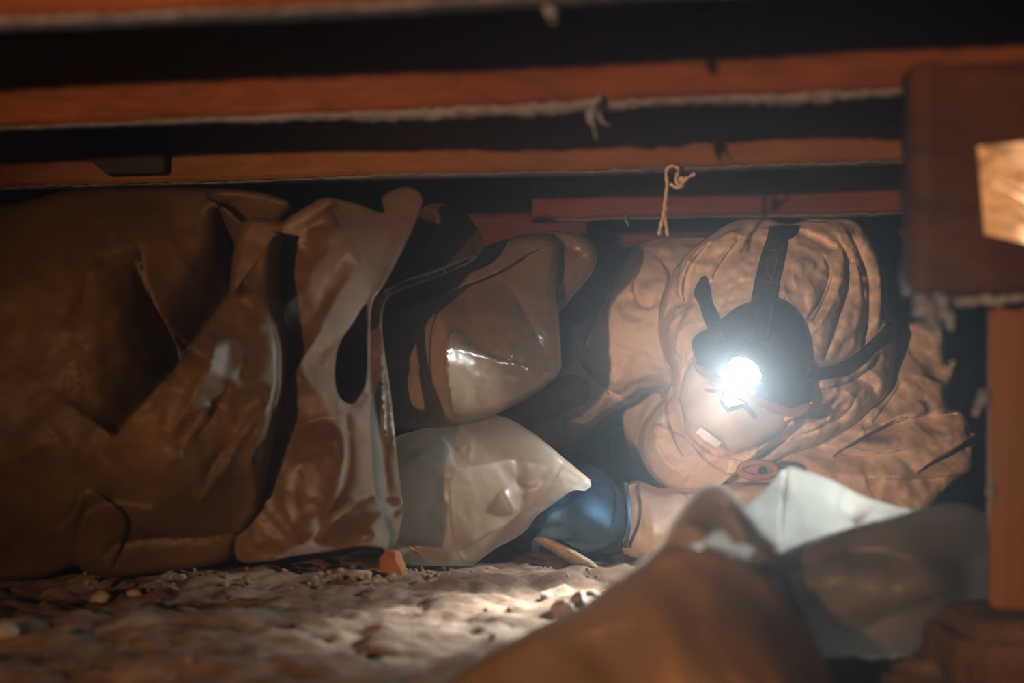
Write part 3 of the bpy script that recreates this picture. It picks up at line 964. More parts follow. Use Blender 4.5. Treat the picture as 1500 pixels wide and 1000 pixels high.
fill = Sheet(
    [(352, 330), (430, 326), (505, 338), (492, 420), (474, 470), (470, 530), (490, 596), (507, 660), (506, 710), (482, 760), (450, 800), (400, 818), (345, 812), (330, 560)],
    [(0, 0, 0), (1, 0, 0), (0, 1, 0)],
    [], [(0.004, 80, 33)], (12, 0.012), 6.5, base=lambda p: mouth.depth(p) + 0.006)
fl = fill.build('contents', M['sack_dusty'], big, volume=0.10, vol_r=80)
fl['label'] = 'dark brown fill showing through the mouth film'

inner = Sheet(
    [(484, 420), (545, 400), (552, 470), (550, 560), (552, 640), (520, 640), (480, 600), (474, 500)],
    [(480, 450, 1.66), (540, 450, 1.64), (500, 600, 1.66), (545, 620, 1.63), (515, 520, 1.67)],
    [], [(0.006, 60, 31)], (0, 0), 6.0)
inn = inner.build('inner_film', M['sack_dusty'], big, thick=0.0012)

rear = Sheet(
    [(536, 440), (552, 420), (575, 372), (600, 330), (625, 300), (660, 300), (682, 312), (708, 352), (695, 380), (645, 404), (600, 420), (570, 434), (560, 460), (561, 500), (570, 560), (578, 640), (586, 710), (591, 748, 1), (579, 797), (560, 795), (548, 720), (542, 640), (540, 560)],
    [(560, 450, 1.60), (620, 320, 1.72), (700, 350, 1.74), (640, 400, 1.70), (545, 560, 1.57), (575, 640, 1.56), (588, 740, 1.565), (565, 790, 1.57), (545, 700, 1.57)],
    [('step', 0.03, 30, [(700, 372), (640, 396), (590, 412), (560, 430)], 'both'),
     ('valley', 0.02, 16, [(640, 310), (630, 350), (600, 390), (560, 425)], 'both'),
     ('ridge', 0.015, 12, [(690, 330), (650, 370), (610, 400)], 'both'),
     ('ridge', 0.008, 7, [(560, 450), (556, 540), (562, 640), (568, 730)], 'both'),
     ('step', 0.010, 14, [(562, 728), (590, 738), (577, 760)], 'both')],
    [(0.008, 70, 21), (0.002, 30, 22)], (0, 0), 4.5)
rear.build('rear_film', M['sack_mouth'], big, thick=0.0016)

# 2: the glossy grey sack behind it
grey = thing('plastic_sack', 'glossy grey-brown sack in the middle, a bright glint and brown smears on its side', 'sack', (-0.02, 1.85, 0))
gs = Sheet(
    [(556, 470), (566, 432), (600, 404), (640, 387), (690, 368), (735, 352), (780, 342), (815, 346), (819, 380), (815, 430), (820, 480), (823, 538, 1), (812, 556, 1), (780, 579), (730, 605), (680, 621), (620, 629), (585, 630), (556, 625), (540, 560)],
    [(560, 450, 1.810), (700, 380, 1.810), (810, 350, 1.850), (600, 500, 1.750), (652, 500, 1.695), (700, 500, 1.715), (760, 500, 1.750), (815, 500, 1.810), (620, 600, 1.750), (700, 600, 1.740), (680, 540, 1.705), (790, 560, 1.790), (560, 600, 1.800)],
    [('step', 0.05, 45, [(662, 612), (656, 565), (652, 525), (655, 492), (668, 478)], 'both'),
     ('under', 0.020, 16, [(540, 470), (610, 442), (660, 425), (700, 410), (740, 392), (775, 370), (812, 356)][::-1], 'both'),
     ('step', 0.010, 60, [(556, 458), (610, 440), (660, 425), (700, 410), (740, 392), (775, 370), (812, 356)][::-1], 'both'),
     ('ridge', 0.012, 20, [(648, 425), (642, 455), (653, 490), (652, 530), (658, 570)], 'both'),
     ('ridge', 0.009, 10, [(654, 506), (690, 516), (725, 528), (745, 540)], 'both'),
     ('ridge', 0.006, 7, [(782, 520), (770, 545), (764, 552)], 'both'),
     ('valley', 0.012, 14, [(735, 410), (760, 440), (785, 490), (800, 530)], 'both'),
     ('ridge', 0.010, 8, [(746, 500), (749, 520), (752, 540)], 'both'),
     ('valley', 0.010, 12, [(820, 500), (800, 530), (792, 562)], 'both'),
     ('ridge', 0.010, 12, [(655, 425), (690, 395), (692, 415)], 'both'),
     ('valley', 0.012, 10, [(570, 545), (600, 540), (625, 528)], 'both')],
    [(0.014, 90, 41), (0.004, 34, 42)], (16, 0.03), 4.0)
gs.build('sack_body', M['sack_grey'], grey, volume=0.09, vol_r=90)
gl = Sheet(
    [(735, 400), (770, 352), (800, 338), (845, 342), (868, 355), (875, 376), (866, 402), (848, 424), (824, 452), (800, 470), (760, 450)],
    [(740, 420, 1.850), (800, 345, 1.880), (870, 370, 1.900), (830, 440, 1.880), (800, 460, 1.870)],
    [('ridge', 0.010, 9, [(868, 362), (840, 395), (815, 425)], 'both'), ('valley', 0.010, 10, [(780, 370), (820, 358), (862, 378)], 'both')],
    [(0.005, 60, 51)], (12, 0.02), 4.5)
o = gl.build('mouth_loop', M['sack_clear'], grey, volume=0.03, vol_r=30)
o['label'] = 'clear loose loop of film at the sack mouth'

# 3: the pale sack lying flat on the dirt
pale = thing('plastic_sack', 'pale white sack on the dirt, its corner pointing right at the blue glove', 'sack', (-0.03, 1.75, 0))
ps = Sheet(
    [(566, 690), (575, 645), (610, 630), (650, 620), (690, 610), (715, 607), (745, 613), (785, 637), (830, 674), (864, 702, 1), (866, 711), (857, 719, 1), (838, 719), (805, 742), (787, 755), (767, 780), (722, 806), (692, 829, 1), (660, 828), (620, 828), (585, 822), (560, 800)],
    [(570, 680, 1.74), (640, 640, 1.76), (720, 620, 1.80), (860, 710, 1.735), (660, 700, 1.715), (760, 690, 1.745), (640, 780, 1.72), (690, 820, 1.745), (580, 810, 1.74), (770, 770, 1.76)],
    [('step', 0.016, 26, [(648, 640), (660, 655), (668, 682), (690, 682), (735, 674), (755, 672)], 'both'),
     ('ridge', 0.010, 10, [(670, 660), (690, 650), (686, 676)], 'both'),
     ('bulge', 0.012, 30, [(700, 640), (760, 650), (820, 685)], 'both'),
     ('ridge', 0.007, 14, [(658, 700), (660, 750), (664, 808)], 'both'),
     ('step', 0.008, 14, [(808, 742), (770, 748), (735, 772), (700, 790), (672, 806)], 'both'),
     ('ridge', 0.008, 8, [(736, 716), (745, 735), (757, 752)], 'both'),
     ('ridge', 0.010, 9, [(578, 792), (620, 812), (655, 824)], 'both'),
     ('ridge', 0.008, 6, [(668, 805), (676, 818), (682, 828)], 'both')],
    [(0.014, 110, 61), (0.003, 36, 62)], (8, 0.015), 4.0)
ps.build('sack_body', M['sack_white'], pale, volume=0.06, vol_r=70, bottom=0.002)

# 4: foreground sacks, out of focus
tan = thing('plastic_sack', 'tan sack nearest the viewer, peaked, blurred at the bottom centre', 'sack', (0.12, 1.0, 0))
ts = Sheet(
    [(600, 1046), (655, 1005), (700, 972), (740, 950), (800, 918), (860, 888), (905, 854), (945, 828), (975, 806), (1005, 798), (1040, 800), (1080, 812), (1112, 836), (1145, 866), (1168, 895), (1190, 928), (1215, 990), (1232, 1046), (1000, 1048), (800, 1048)],
    [(660, 1040, 1.00), (860, 900, 1.06), (1045, 720, 1.12), (1160, 870, 1.10), (1210, 1020, 1.00), (1040, 860, 1.00), (950, 950, 0.95), (1100, 960, 0.95), (1040, 780, 1.07)],
    [('ridge', 0.020, 18, [(955, 822), (990, 795), (1030, 790), (1075, 800), (1110, 830)], 'both'),
     ('ridge', 0.018, 14, [(1060, 745), (1090, 775), (1100, 815)], 'both'),
     ('ridge', 0.020, 20, [(1090, 800), (1120, 850), (1155, 890)], 'both'),
     ('bulge', 0.02, 34, [(900, 880), (960, 900), (1000, 1010)], 'both'),
     ('dent', 0.025, 40, [(880, 920), (900, 980), (910, 1040)], 'both'),
     ('bulge', 0.015, 30, [(1110, 900), (1140, 960), (1170, 1040)], 'both')],
    [(0.016, 150, 71), (0.007, 60, 72)], (10, 0.02), 6.0)
ts.build('sack_body', M['sack_tan'], tan, volume=0.10, vol_r=260, bottom=0.0)

tc = Sheet(
    [(880, 876), (905, 851), (945, 823), (968, 800), (985, 771), (1008, 739), (1028, 718), (1046, 712), (1062, 718), (1090, 751), (1130, 799), (1153, 837), (1166, 874), (1182, 912), (1150, 916), (1090, 880), (1030, 850), (980, 846), (920, 880)],
    [(890, 870, 1.075), (1046, 715, 1.13), (1150, 850, 1.12), (1170, 905, 1.10), (980, 840, 1.07), (1050, 800, 1.06), (1090, 860, 1.08)],
    [('ridge', 0.020, 12, [(985, 800), (1030, 788), (1075, 800), (1110, 832)], 'both'), ('ridge', 0.016, 10, [(1062, 740), (1085, 775), (1098, 815)], 'both'),
     ('ridge', 0.016, 10, [(1000, 770), (1022, 776), (1040, 790)], 'both'), ('under', 0.02, 16, [(1020, 806), (1060, 812), (1110, 830)][::-1], 'both')],
    [(0.012, 70, 75), (0.006, 34, 76)], (0, 0), 5.0,
    holes=[[(990, 812), (1003, 796), (1030, 793), (1046, 778), (1064, 782), (1076, 796), (1100, 800), (1120, 822), (1100, 832), (1084, 828), (1060, 813), (1030, 806)], [(1128, 846), (1140, 850), (1164, 894), (1152, 898), (1138, 876)]])
o = tc.build('mouth_film', M['sack_tan'], tan, thick=0.0012)
o['label'] = 'thin peaked crest of crumpled film'
for pts in ([(985, 815), (1001, 792), (1030, 788), (1046, 773), (1067, 778), (1079, 792), (1103, 796), (1126, 824), (1102, 837), (1082, 833), (1058, 818), (1030, 811)],
            [(1124, 842), (1143, 846), (1169, 896), (1150, 902), (1134, 880)],
            [(972, 800), (986, 782), (999, 786), (998, 812), (990, 832), (976, 828)],
            [(900, 858), (940, 831), (966, 826), (966, 836), (945, 843), (968, 850), (962, 862), (930, 862), (905, 872)]):
    gl_ = Sheet(pts, [(0, 0, 0), (1, 0, 0), (0, 1, 0)], [], [(0.006, 26, 77)], (0, 0), 3.5, base=lambda p: tc.tps(p) + 0.002)
    o = gl_.build('film_glint', M['sack_film'], tan, thick=0.001)  # lamp glints put in as patches of whiter, more translucent film
    o['label'] = 'white glint on the film, made as a paler patch'
rim = [(905, 852), (945, 824), (968, 801), (985, 772), (1008, 740), (1028, 719), (1046, 713), (1062, 719), (1090, 752), (1112, 778), (1132, 803)]
ro = [(x + dx, y + dy) for (x, y), (dx, dy) in zip(rim, [(-3, -4), (-3, -5), (-4, -4), (-5, -2), (-5, -2), (-4, -4), (0, -6), (5, -4), (6, -3), (6, -3), (6, -1)])]
ri = [(x + dx, y + dy) for (x, y), (dx, dy) in zip(rim, [(1, 1), (1, 1), (1, 2), (2, 1), (2, 1), (1, 2), (0, 3), (-2, 2), (-2, 2), (-1, 1), (-1, 0)])]
rb = Sheet(ro + ri[::-1], [(0, 0, 0), (1, 0, 0), (0, 1, 0)], [], [], (0, 0), 3.5, base=lambda p: tc.tps(p) - 0.002)
o = rb.build('rim_glint', M['sack_film'], tan, thick=0.0008)  # light caught on the edge, put in as a flat strip of paler film
o['label'] = 'bright light along the film edge, made as a paler strip'

right = thing('plastic_sack', 'whitish folded sack at the lower right, beside the wooden post', 'sack', (0.4, 1.3, 0))
rt = Sheet(
    [(1080, 800), (1092, 745), (1120, 718), (1143, 692), (1158, 684), (1180, 690), (1220, 704), (1262, 725), (1300, 738), (1335, 746), (1400, 742), (1400, 800), (1250, 830), (1140, 840)],
    [(1085, 790, 1.20), (1115, 725, 1.22), (1150, 690, 1.25), (1250, 722, 1.30), (1400, 770, 1.27), (1200, 770, 1.27), (1145, 800, 1.23)],
    [('step', -0.035, 40, [(1150, 688), (1146, 730), (1143, 770), (1143, 812)], 'start'),
     ('under', 0.018, 22, [(1243, 705), (1228, 740), (1256, 770)], 'both'), ('ridge', 0.008, 10, [(1110, 745), (1130, 735), (1142, 715)], 'both')],
    [(0.012, 110, 83), (0.005, 44, 84)], (0, 0), 5.0)
o = rt.build('mouth_film', M['sack_film'], right, thick=0.0012)
o['label'] = 'upright white panel of film lit from behind'
rs = Sheet(
    [(1080, 812), (1142, 810), (1180, 795), (1250, 772), (1310, 756), (1360, 742), (1400, 737), (1430, 743), (1458, 765), (1466, 820), (1462, 885), (1420, 925), (1335, 966), (1255, 986), (1200, 982), (1150, 955), (1100, 880)],
    [(1100, 820, 1.20), (1250, 775, 1.20), (1420, 745, 1.25), (1470, 830, 1.29), (1300, 860, 1.15), (1180, 850, 1.15), (1250, 940, 1.18), (1380, 860, 1.16), (1450, 890, 1.29)],
    [('step', 0.012, 40, [(1150, 846), (1230, 812), (1300, 808), (1360, 818)], 'both'),
     ('under', 0.020, 20, [(1340, 818), (1290, 806), (1230, 810), (1150, 836)], 'both'),
     ('bulge', 0.016, 26, [(1150, 870), (1220, 845), (1300, 835)], 'both'),
     ('dent', 0.020, 22, [(1360, 826), (1400, 822), (1440, 830)], 'both'),
     ('bulge', 0.012, 26, [(1220, 895), (1320, 860), (1440, 850)], 'both'),
     ('under', 0.014, 18, [(1440, 880), (1380, 872), (1300, 900), (1240, 930)], 'both')],
    [(0.014, 110, 81), (0.006, 50, 82)], (10, 0.012), 5.5)
rs.build('sack_body', M['sack_fold'], right, volume=0.03, vol_r=60, bottom=0.0)

# ------------------------------------------------------------------ person
HC = P(1150, 500, 1.99)                # middle of the head
person = None
def V3(px, py, Y): return P(px, py, Y)
sh_l = V3(965, 500, 2.19); sh_r = V3(1310, 590, 2.19)
chest = (sh_l + sh_r) / 2 + Vector((0, 0.10, -0.05)); chest.z = 0.17
pelvis = chest + Vector((0.06, 0.52, -0.03)); pelvis.z = 0.15
neck = HC + Vector((0.01, 0.10, -0.05))
chains = [
    [(pelvis, 0.135), (pelvis.lerp(chest, 0.5), 0.125), (chest, 0.13), (neck, 0.06), (HC + Vector((0, 0.02, 0)), 0.07)],
    [(chest, 0.13), (sh_l, 0.045), (V3(900, 540, 2.15), 0.032), (V3(740, 620, 2.09), 0.026), (V3(670, 640, 2.08), 0.022)],
    [(chest, 0.13), (sh_r, 0.045), (V3(1330, 690, 2.10), 0.036), (V3(1150, 775, 1.93), 0.028), (V3(960, 765, 1.86), 0.024)],
    [(pelvis, 0.135), (pelvis + Vector((-0.10, 0.12, -0.03)), 0.09), (pelvis + Vector((-0.15, 0.50, -0.06)), 0.06), (pelvis + Vector((-0.16, 0.90, -0.08)), 0.045), (pelvis + Vector((-0.15, 1.0, -0.11)), 0.03)],
    [(pelvis, 0.135), (pelvis + Vector((0.10, 0.12, -0.03)), 0.09), (pelvis + Vector((0.16, 0.50, -0.06)), 0.06), (pelvis + Vector((0.18, 0.90, -0.08)), 0.045), (pelvis + Vector((0.20, 1.0, -0.11)), 0.03)],
]
sv, sf = skin_mesh(chains, 2)
hrot = Matrix.Rotation(math.radians(-20), 3, 'Y').to_quaternion()
fwd = Vector((-0.25, -0.80, -0.55)).normalized()
hd = ellipsoid(HC, (0.078, 0.098, 0.112), hrot)
jaw = ellipsoid(HC + Vector((-0.03, -0.035, -0.075)), (0.055, 0.06, 0.05), hrot)
nose = ellipsoid(HC + Vector((-0.045, -0.115, -0.06)), (0.013, 0.02, 0.024), hrot)
ears = [ellipsoid(HC + hrot @ Vector((s * 0.08, 0.01, -0.02)), (0.012, 0.02, 0.032), hrot) for s in (-1, 1)]
lips = [ellipsoid(HC + Vector((-0.055, -0.088, -0.10)), (0.024, 0.012, 0.007), hrot)]
bv_, bf_ = fuse([(sv, sf), hd, jaw, nose] + ears + lips, 0.009, 3)
person = mesh_object('person', bv_, bf_, M['skin'], None, (pelvis.x, pelvis.y, 0.0))
tag(person, 'person in a white hooded coverall and mask, crawling head-on under the joists', 'person')

# coverall trunk and legs lying away behind the head: one cloth surface
ch2 = [[(p, (r if isinstance(r, float) else r) * 1.12 + 0.012) for p, r in chains[0][:3]]] + [[(p, r * 1.15 + 0.014) for p, r in c] for c in (chains[3], chains[4])]
tv, tf = skin_mesh(ch2, 2)
tv, tf = fuse([(tv, tf), ellipsoid(chest + Vector((0, -0.02, 0.0)), (0.23, 0.15, 0.15))], 0.009, 3)
ta = np.array([tuple(x) for x in tv])
dsp = crumple(ta[:, 0] * 1000 + ta[:, 2] * 400, ta[:, 1] * 1000 + ta[:, 2] * 700, 110, 91) * 0.010
cc = np.array([pelvis.x, 0, 0.15])
nn = ta - np.array([chest.x, 0, 0.14]); nn[:, 1] = 0
nn /= np.linalg.norm(nn, axis=1)[:, None] + 1e-6
ta += nn * dsp[:, None]
ta[:, 2] = np.maximum(ta[:, 2], 0.006)
mesh_object('coverall', ta, tf, M['tyvek'], person)

# right sleeve (left of picture), from shoulder down behind the sacks
sl = Sheet(
    [(815, 480), (832, 445), (860, 415), (885, 402), (905, 392), (925, 368), (955, 350), (1000, 343), (1060, 342), (1090, 350), (1060, 440), (1020, 520), (1000, 575), (975, 588), (966, 576), (942, 577), (926, 590), (890, 606), (868, 624), (835, 652), (800, 672), (740, 668), (650, 660), (640, 610), (700, 570), (780, 540), (815, 520)],
    [(830, 450, 2.140), (1000, 345, 2.200), (1060, 350, 2.180), (950, 370, 2.160), (940, 480, 2.060), (990, 480, 2.045), (960, 570, 2.070), (870, 480, 2.080), (860, 580, 2.12), (780, 650, 2.16), (700, 600, 2.12), (1020, 420, 2.070), (900, 440, 2.090)],
    [('step', 0.012, 26, [(965, 375), (985, 410), (972, 450), (972, 500), (985, 540)], 'both'),
     ('step', -0.018, 30, [(885, 420), (872, 470), (856, 505), (866, 545)], 'both'),
     ('ridge', 0.014, 16, [(905, 405), (890, 450), (860, 510)], 'both'),
     ('ridge', 0.012, 14, [(840, 470), (850, 510), (880, 545), (930, 580)], 'both'),
     ('valley', 0.012, 12, [(915, 430), (950, 450), (960, 430)], 'both'),
     ('under', 0.022, 14, [(960, 372), (978, 405), (968, 440), (966, 490), (978, 540)], 'both'),
     ('under', 0.030, 18, [(900, 400), (885, 450), (862, 500), (850, 520)], 'both'),
     ('under', 0.022, 14, [(830, 480), (850, 530), (890, 575), (930, 590)], 'both'),
     ('under', 0.018, 12, [(940, 380), (925, 420), (940, 450), (965, 445)], 'both'),
     ('valley', 0.010, 12, [(830, 505), (860, 540), (900, 590)], 'both'),
     ('ridge', 0.010, 14, [(900, 530), (905, 570), (935, 578)], 'both'),
     ('valley', 0.010, 10, [(950, 345), (975, 375), (1000, 370)], 'both'),
     ('ridge', 0.010, 14, [(780, 560), (830, 590), (870, 620)], 'both')],
    [(0.028, 75, 101), (0.014, 34, 103), (0.004, 15, 104)], (40, 0.10), 4.0)
sl.build('sleeve', M['tyvek'], person, volume=0.10, vol_r=70)

# left shoulder and back (right of picture)
shr = Sheet(
    [(1060, 740), (1085, 700), (1130, 660), (1200, 600), (1262, 560), (1290, 500), (1318, 474), (1350, 466), (1372, 474), (1384, 500), (1386, 530), (1398, 524), (1406, 530), (1398, 556), (1388, 575), (1394, 598), (1412, 604), (1421, 622), (1418, 634, 1), (1440, 632, 1), (1428, 660), (1425, 688), (1400, 705), (1378, 728), (1365, 748), (1340, 790), (1200, 800), (1080, 790)],
    [(1080, 730, 1.960), (1200, 620, 2.020), (1300, 500, 2.120), (1360, 475, 2.140), (1390, 540, 2.120), (1300, 620, 2.010), (1400, 620, 2.060), (1420, 680, 2.040), (1250, 680, 1.960), (1340, 680, 1.980), (1150, 720, 1.940), (1300, 770, 1.960), (1350, 560, 2.070)],
    [('step', 0.020, 40, [(1405, 600), (1350, 605), (1310, 615), (1275, 632), (1236, 655), (1215, 670)], 'both'),
     ('step', 0.034, 40, [(1438, 628), (1400, 655), (1365, 675), (1342, 692)], 'start'),
     ('under', 0.040, 18, [(1405, 604), (1350, 608), (1310, 618), (1275, 634), (1236, 656), (1215, 672)], 'both'),
     ('under', 0.050, 20, [(1436, 632), (1400, 658), (1365, 678), (1342, 695)], 'start'),
     ('under', 0.024, 14, [(1330, 660), (1270, 664), (1200, 652), (1140, 668)], 'both'),
     ('under', 0.022, 12, [(1418, 694), (1340, 702), (1270, 700)], 'both'),
     ('under', 0.020, 12, [(1320, 560), (1290, 600), (1276, 620)], 'both'),
     ('valley', 0.012, 10, [(1150, 655), (1190, 640), (1235, 655), (1260, 640)], 'both'),
     ('ridge', 0.012, 12, [(1130, 668), (1200, 655), (1270, 665), (1330, 662)], 'both'),
     ('valley', 0.008, 8, [(1325, 605), (1322, 640), (1316, 665)], 'both'),
     ('dent', 0.020, 16, [(1362, 520), (1372, 540), (1366, 556)], 'both'),
     ('ridge', 0.010, 12, [(1200, 690), (1280, 700), (1420, 690)], 'both'),
     ('step', 0.010, 24, [(1290, 600), (1262, 620), (1270, 635)], 'both'),
     ('ridge', 0.012, 12, [(1385, 620), (1392, 645), (1360, 655)], 'both')],
    [(0.030, 80, 111), (0.015, 36, 112), (0.004, 16, 113)], (18, 0.045), 4.0)
shr.build('sleeve', M['tyvek'], person, volume=0.12, vol_r=80)

# forearm sleeve reaching in to the blue glove
fa = Sheet(
    [(908, 790), (914, 760), (912, 725), (918, 708), (940, 704), (965, 714), (1000, 714), (1040, 712), (1110, 705), (1160, 720), (1160, 790), (1080, 830), (1000, 830), (940, 826), (915, 812)],
    [(912, 760, 1.855), (940, 712, 1.88), (1000, 730, 1.84), (960, 780, 1.80), (1060, 760, 1.83), (1150, 740, 1.86), (930, 815, 1.84), (1050, 820, 1.86)],
    [('step', 0.014, 30, [(985, 715), (1005, 728), (1018, 748), (1020, 765)], 'both'),
     ('ridge', 0.008, 10, [(930, 720), (955, 750), (958, 800)], 'both'),
     ('ridge', 0.007, 8, [(960, 735), (985, 770), (980, 815)], 'both'),
     ('valley', 0.006, 8, [(935, 760), (940, 790), (930, 810)], 'both')],
    [(0.016, 55, 121), (0.008, 24, 122)], (26, 0.05), 4.0)
fa.build('sleeve', M['tyvek'], person, volume=0.05, vol_r=50, bottom=0.004)

# the blue glove: back of the hand towards the lens, five fingers curled down and away to the left
ghand = Sheet(
    [(795, 770), (800, 735), (815, 705), (838, 680), (862, 679), (890, 696), (912, 722), (919, 750), (918, 785), (908, 806), (885, 812), (850, 806), (815, 795)],
    [(800, 760, 1.85), (840, 690, 1.88), (912, 730, 1.855), (860, 750, 1.79), (900, 770, 1.81), (850, 800, 1.83), (910, 800, 1.845)],
    [], [(0.003, 40, 131)], (34, 0.045), 6.0)
gtmp = ghand.build('tmp', None, None, volume=0.045, vol_r=40, thick=0.004)
gv = [v.co.copy() + gtmp.location for v in gtmp.data.vertices]; gf = [list(p.vertices) for p in gtmp.data.polygons]
bpy.data.objects.remove(gtmp)
fing = []
kn = [(818, 715, 1.845), (808, 735, 1.83), (806, 757, 1.825), (815, 780, 1.83)]
ln = [(0.040, 0.026, 0.02), (0.043, 0.028, 0.021), (0.040, 0.026, 0.02), (0.032, 0.021, 0.018)]
for k, (a, l) in enumerate(zip(kn, ln)):
    p = P(*a) + Vector((0.022, 0.006, 0))
    q1 = P(*a)
    q2 = q1 + Vector((-0.62, 0.55, -0.35)).normalized() * l[0]
    q3 = q2 + Vector((-0.15, 0.85, -0.5)).normalized() * l[1]
    q4 = q3 + Vector((0.25, 0.85, -0.35)).normalized() * l[2]
    for q in (q2, q3, q4): q.z = max(q.z, 0.014)
    fing.append(skin_mesh([[(p, 0.011), (q1, 0.0105), (q2, 0.0095), (q3, 0.0085), (q4, 0.0075)]], 2))
b0 = P(893, 795, 1.83)
fing.append(skin_mesh([[(b0 + Vector((0.01, 0.012, 0.012)), 0.013), (b0 + Vector((-0.025, 0.01, -0.004)), 0.0115), (b0 + Vector((-0.055, 0.025, -0.008)), 0.010), (b0 + Vector((-0.078, 0.045, -0.008)), 0.0085)]], 2))
gv, gf = fuse([(gv, gf)] + fing, 0.0032, 3)
ga = np.array([tuple(x) for x in gv]); ga[:, 2] = np.maximum(ga[:, 2], 0.004)
o = mesh_object('glove', ga, gf, M['glove'], person); o['label'] = 'blue coated work glove pushing at the pale sack'
# glove cuff band
cp = [P(916, 708, 1.85), P(921, 740, 1.80), P(921, 770, 1.793), P(916, 800, 1.83)]
v, f = tube(smooth_path(cp, 8), [0.003] * 25, 8)
mesh_object('glove_cuff', v, f, M['glove'], person)
# the other glove, out of sight behind the sacks
w0 = V3(670, 640, 2.08)
ch = [[(w0, (0.02, 0.03)), (w0 + Vector((-0.05, -0.01, -0.02)), (0.016, 0.04)), (w0 + Vector((-0.08, -0.015, -0.03)), (0.013, 0.04))]]
g2 = [skin_mesh(ch, 2)]
for k in range(4):
    b = w0 + Vector((-0.075, -0.03 + 0.02 * k - 0.01, -0.03))
    L_ = (0.035, 0.042, 0.04, 0.03)[k]
    g2.append(skin_mesh([[(b, 0.010), (b + Vector((-L_, 0, -0.012)), 0.009), (b + Vector((-L_ * 1.6, 0, -0.03)), 0.008), (b + Vector((-L_ * 2.0, 0, -0.05)), 0.007)]], 2))
b = w0 + Vector((-0.02, -0.035, -0.01))
g2.append(skin_mesh([[(b, 0.011), (b + Vector((-0.025, -0.03, -0.015)), 0.0095), (b + Vector((-0.05, -0.04, -0.03)), 0.008)]], 2))
v, f = fuse(g2, 0.0035, 2)
mesh_object('glove', v, f, M['glove'], person)

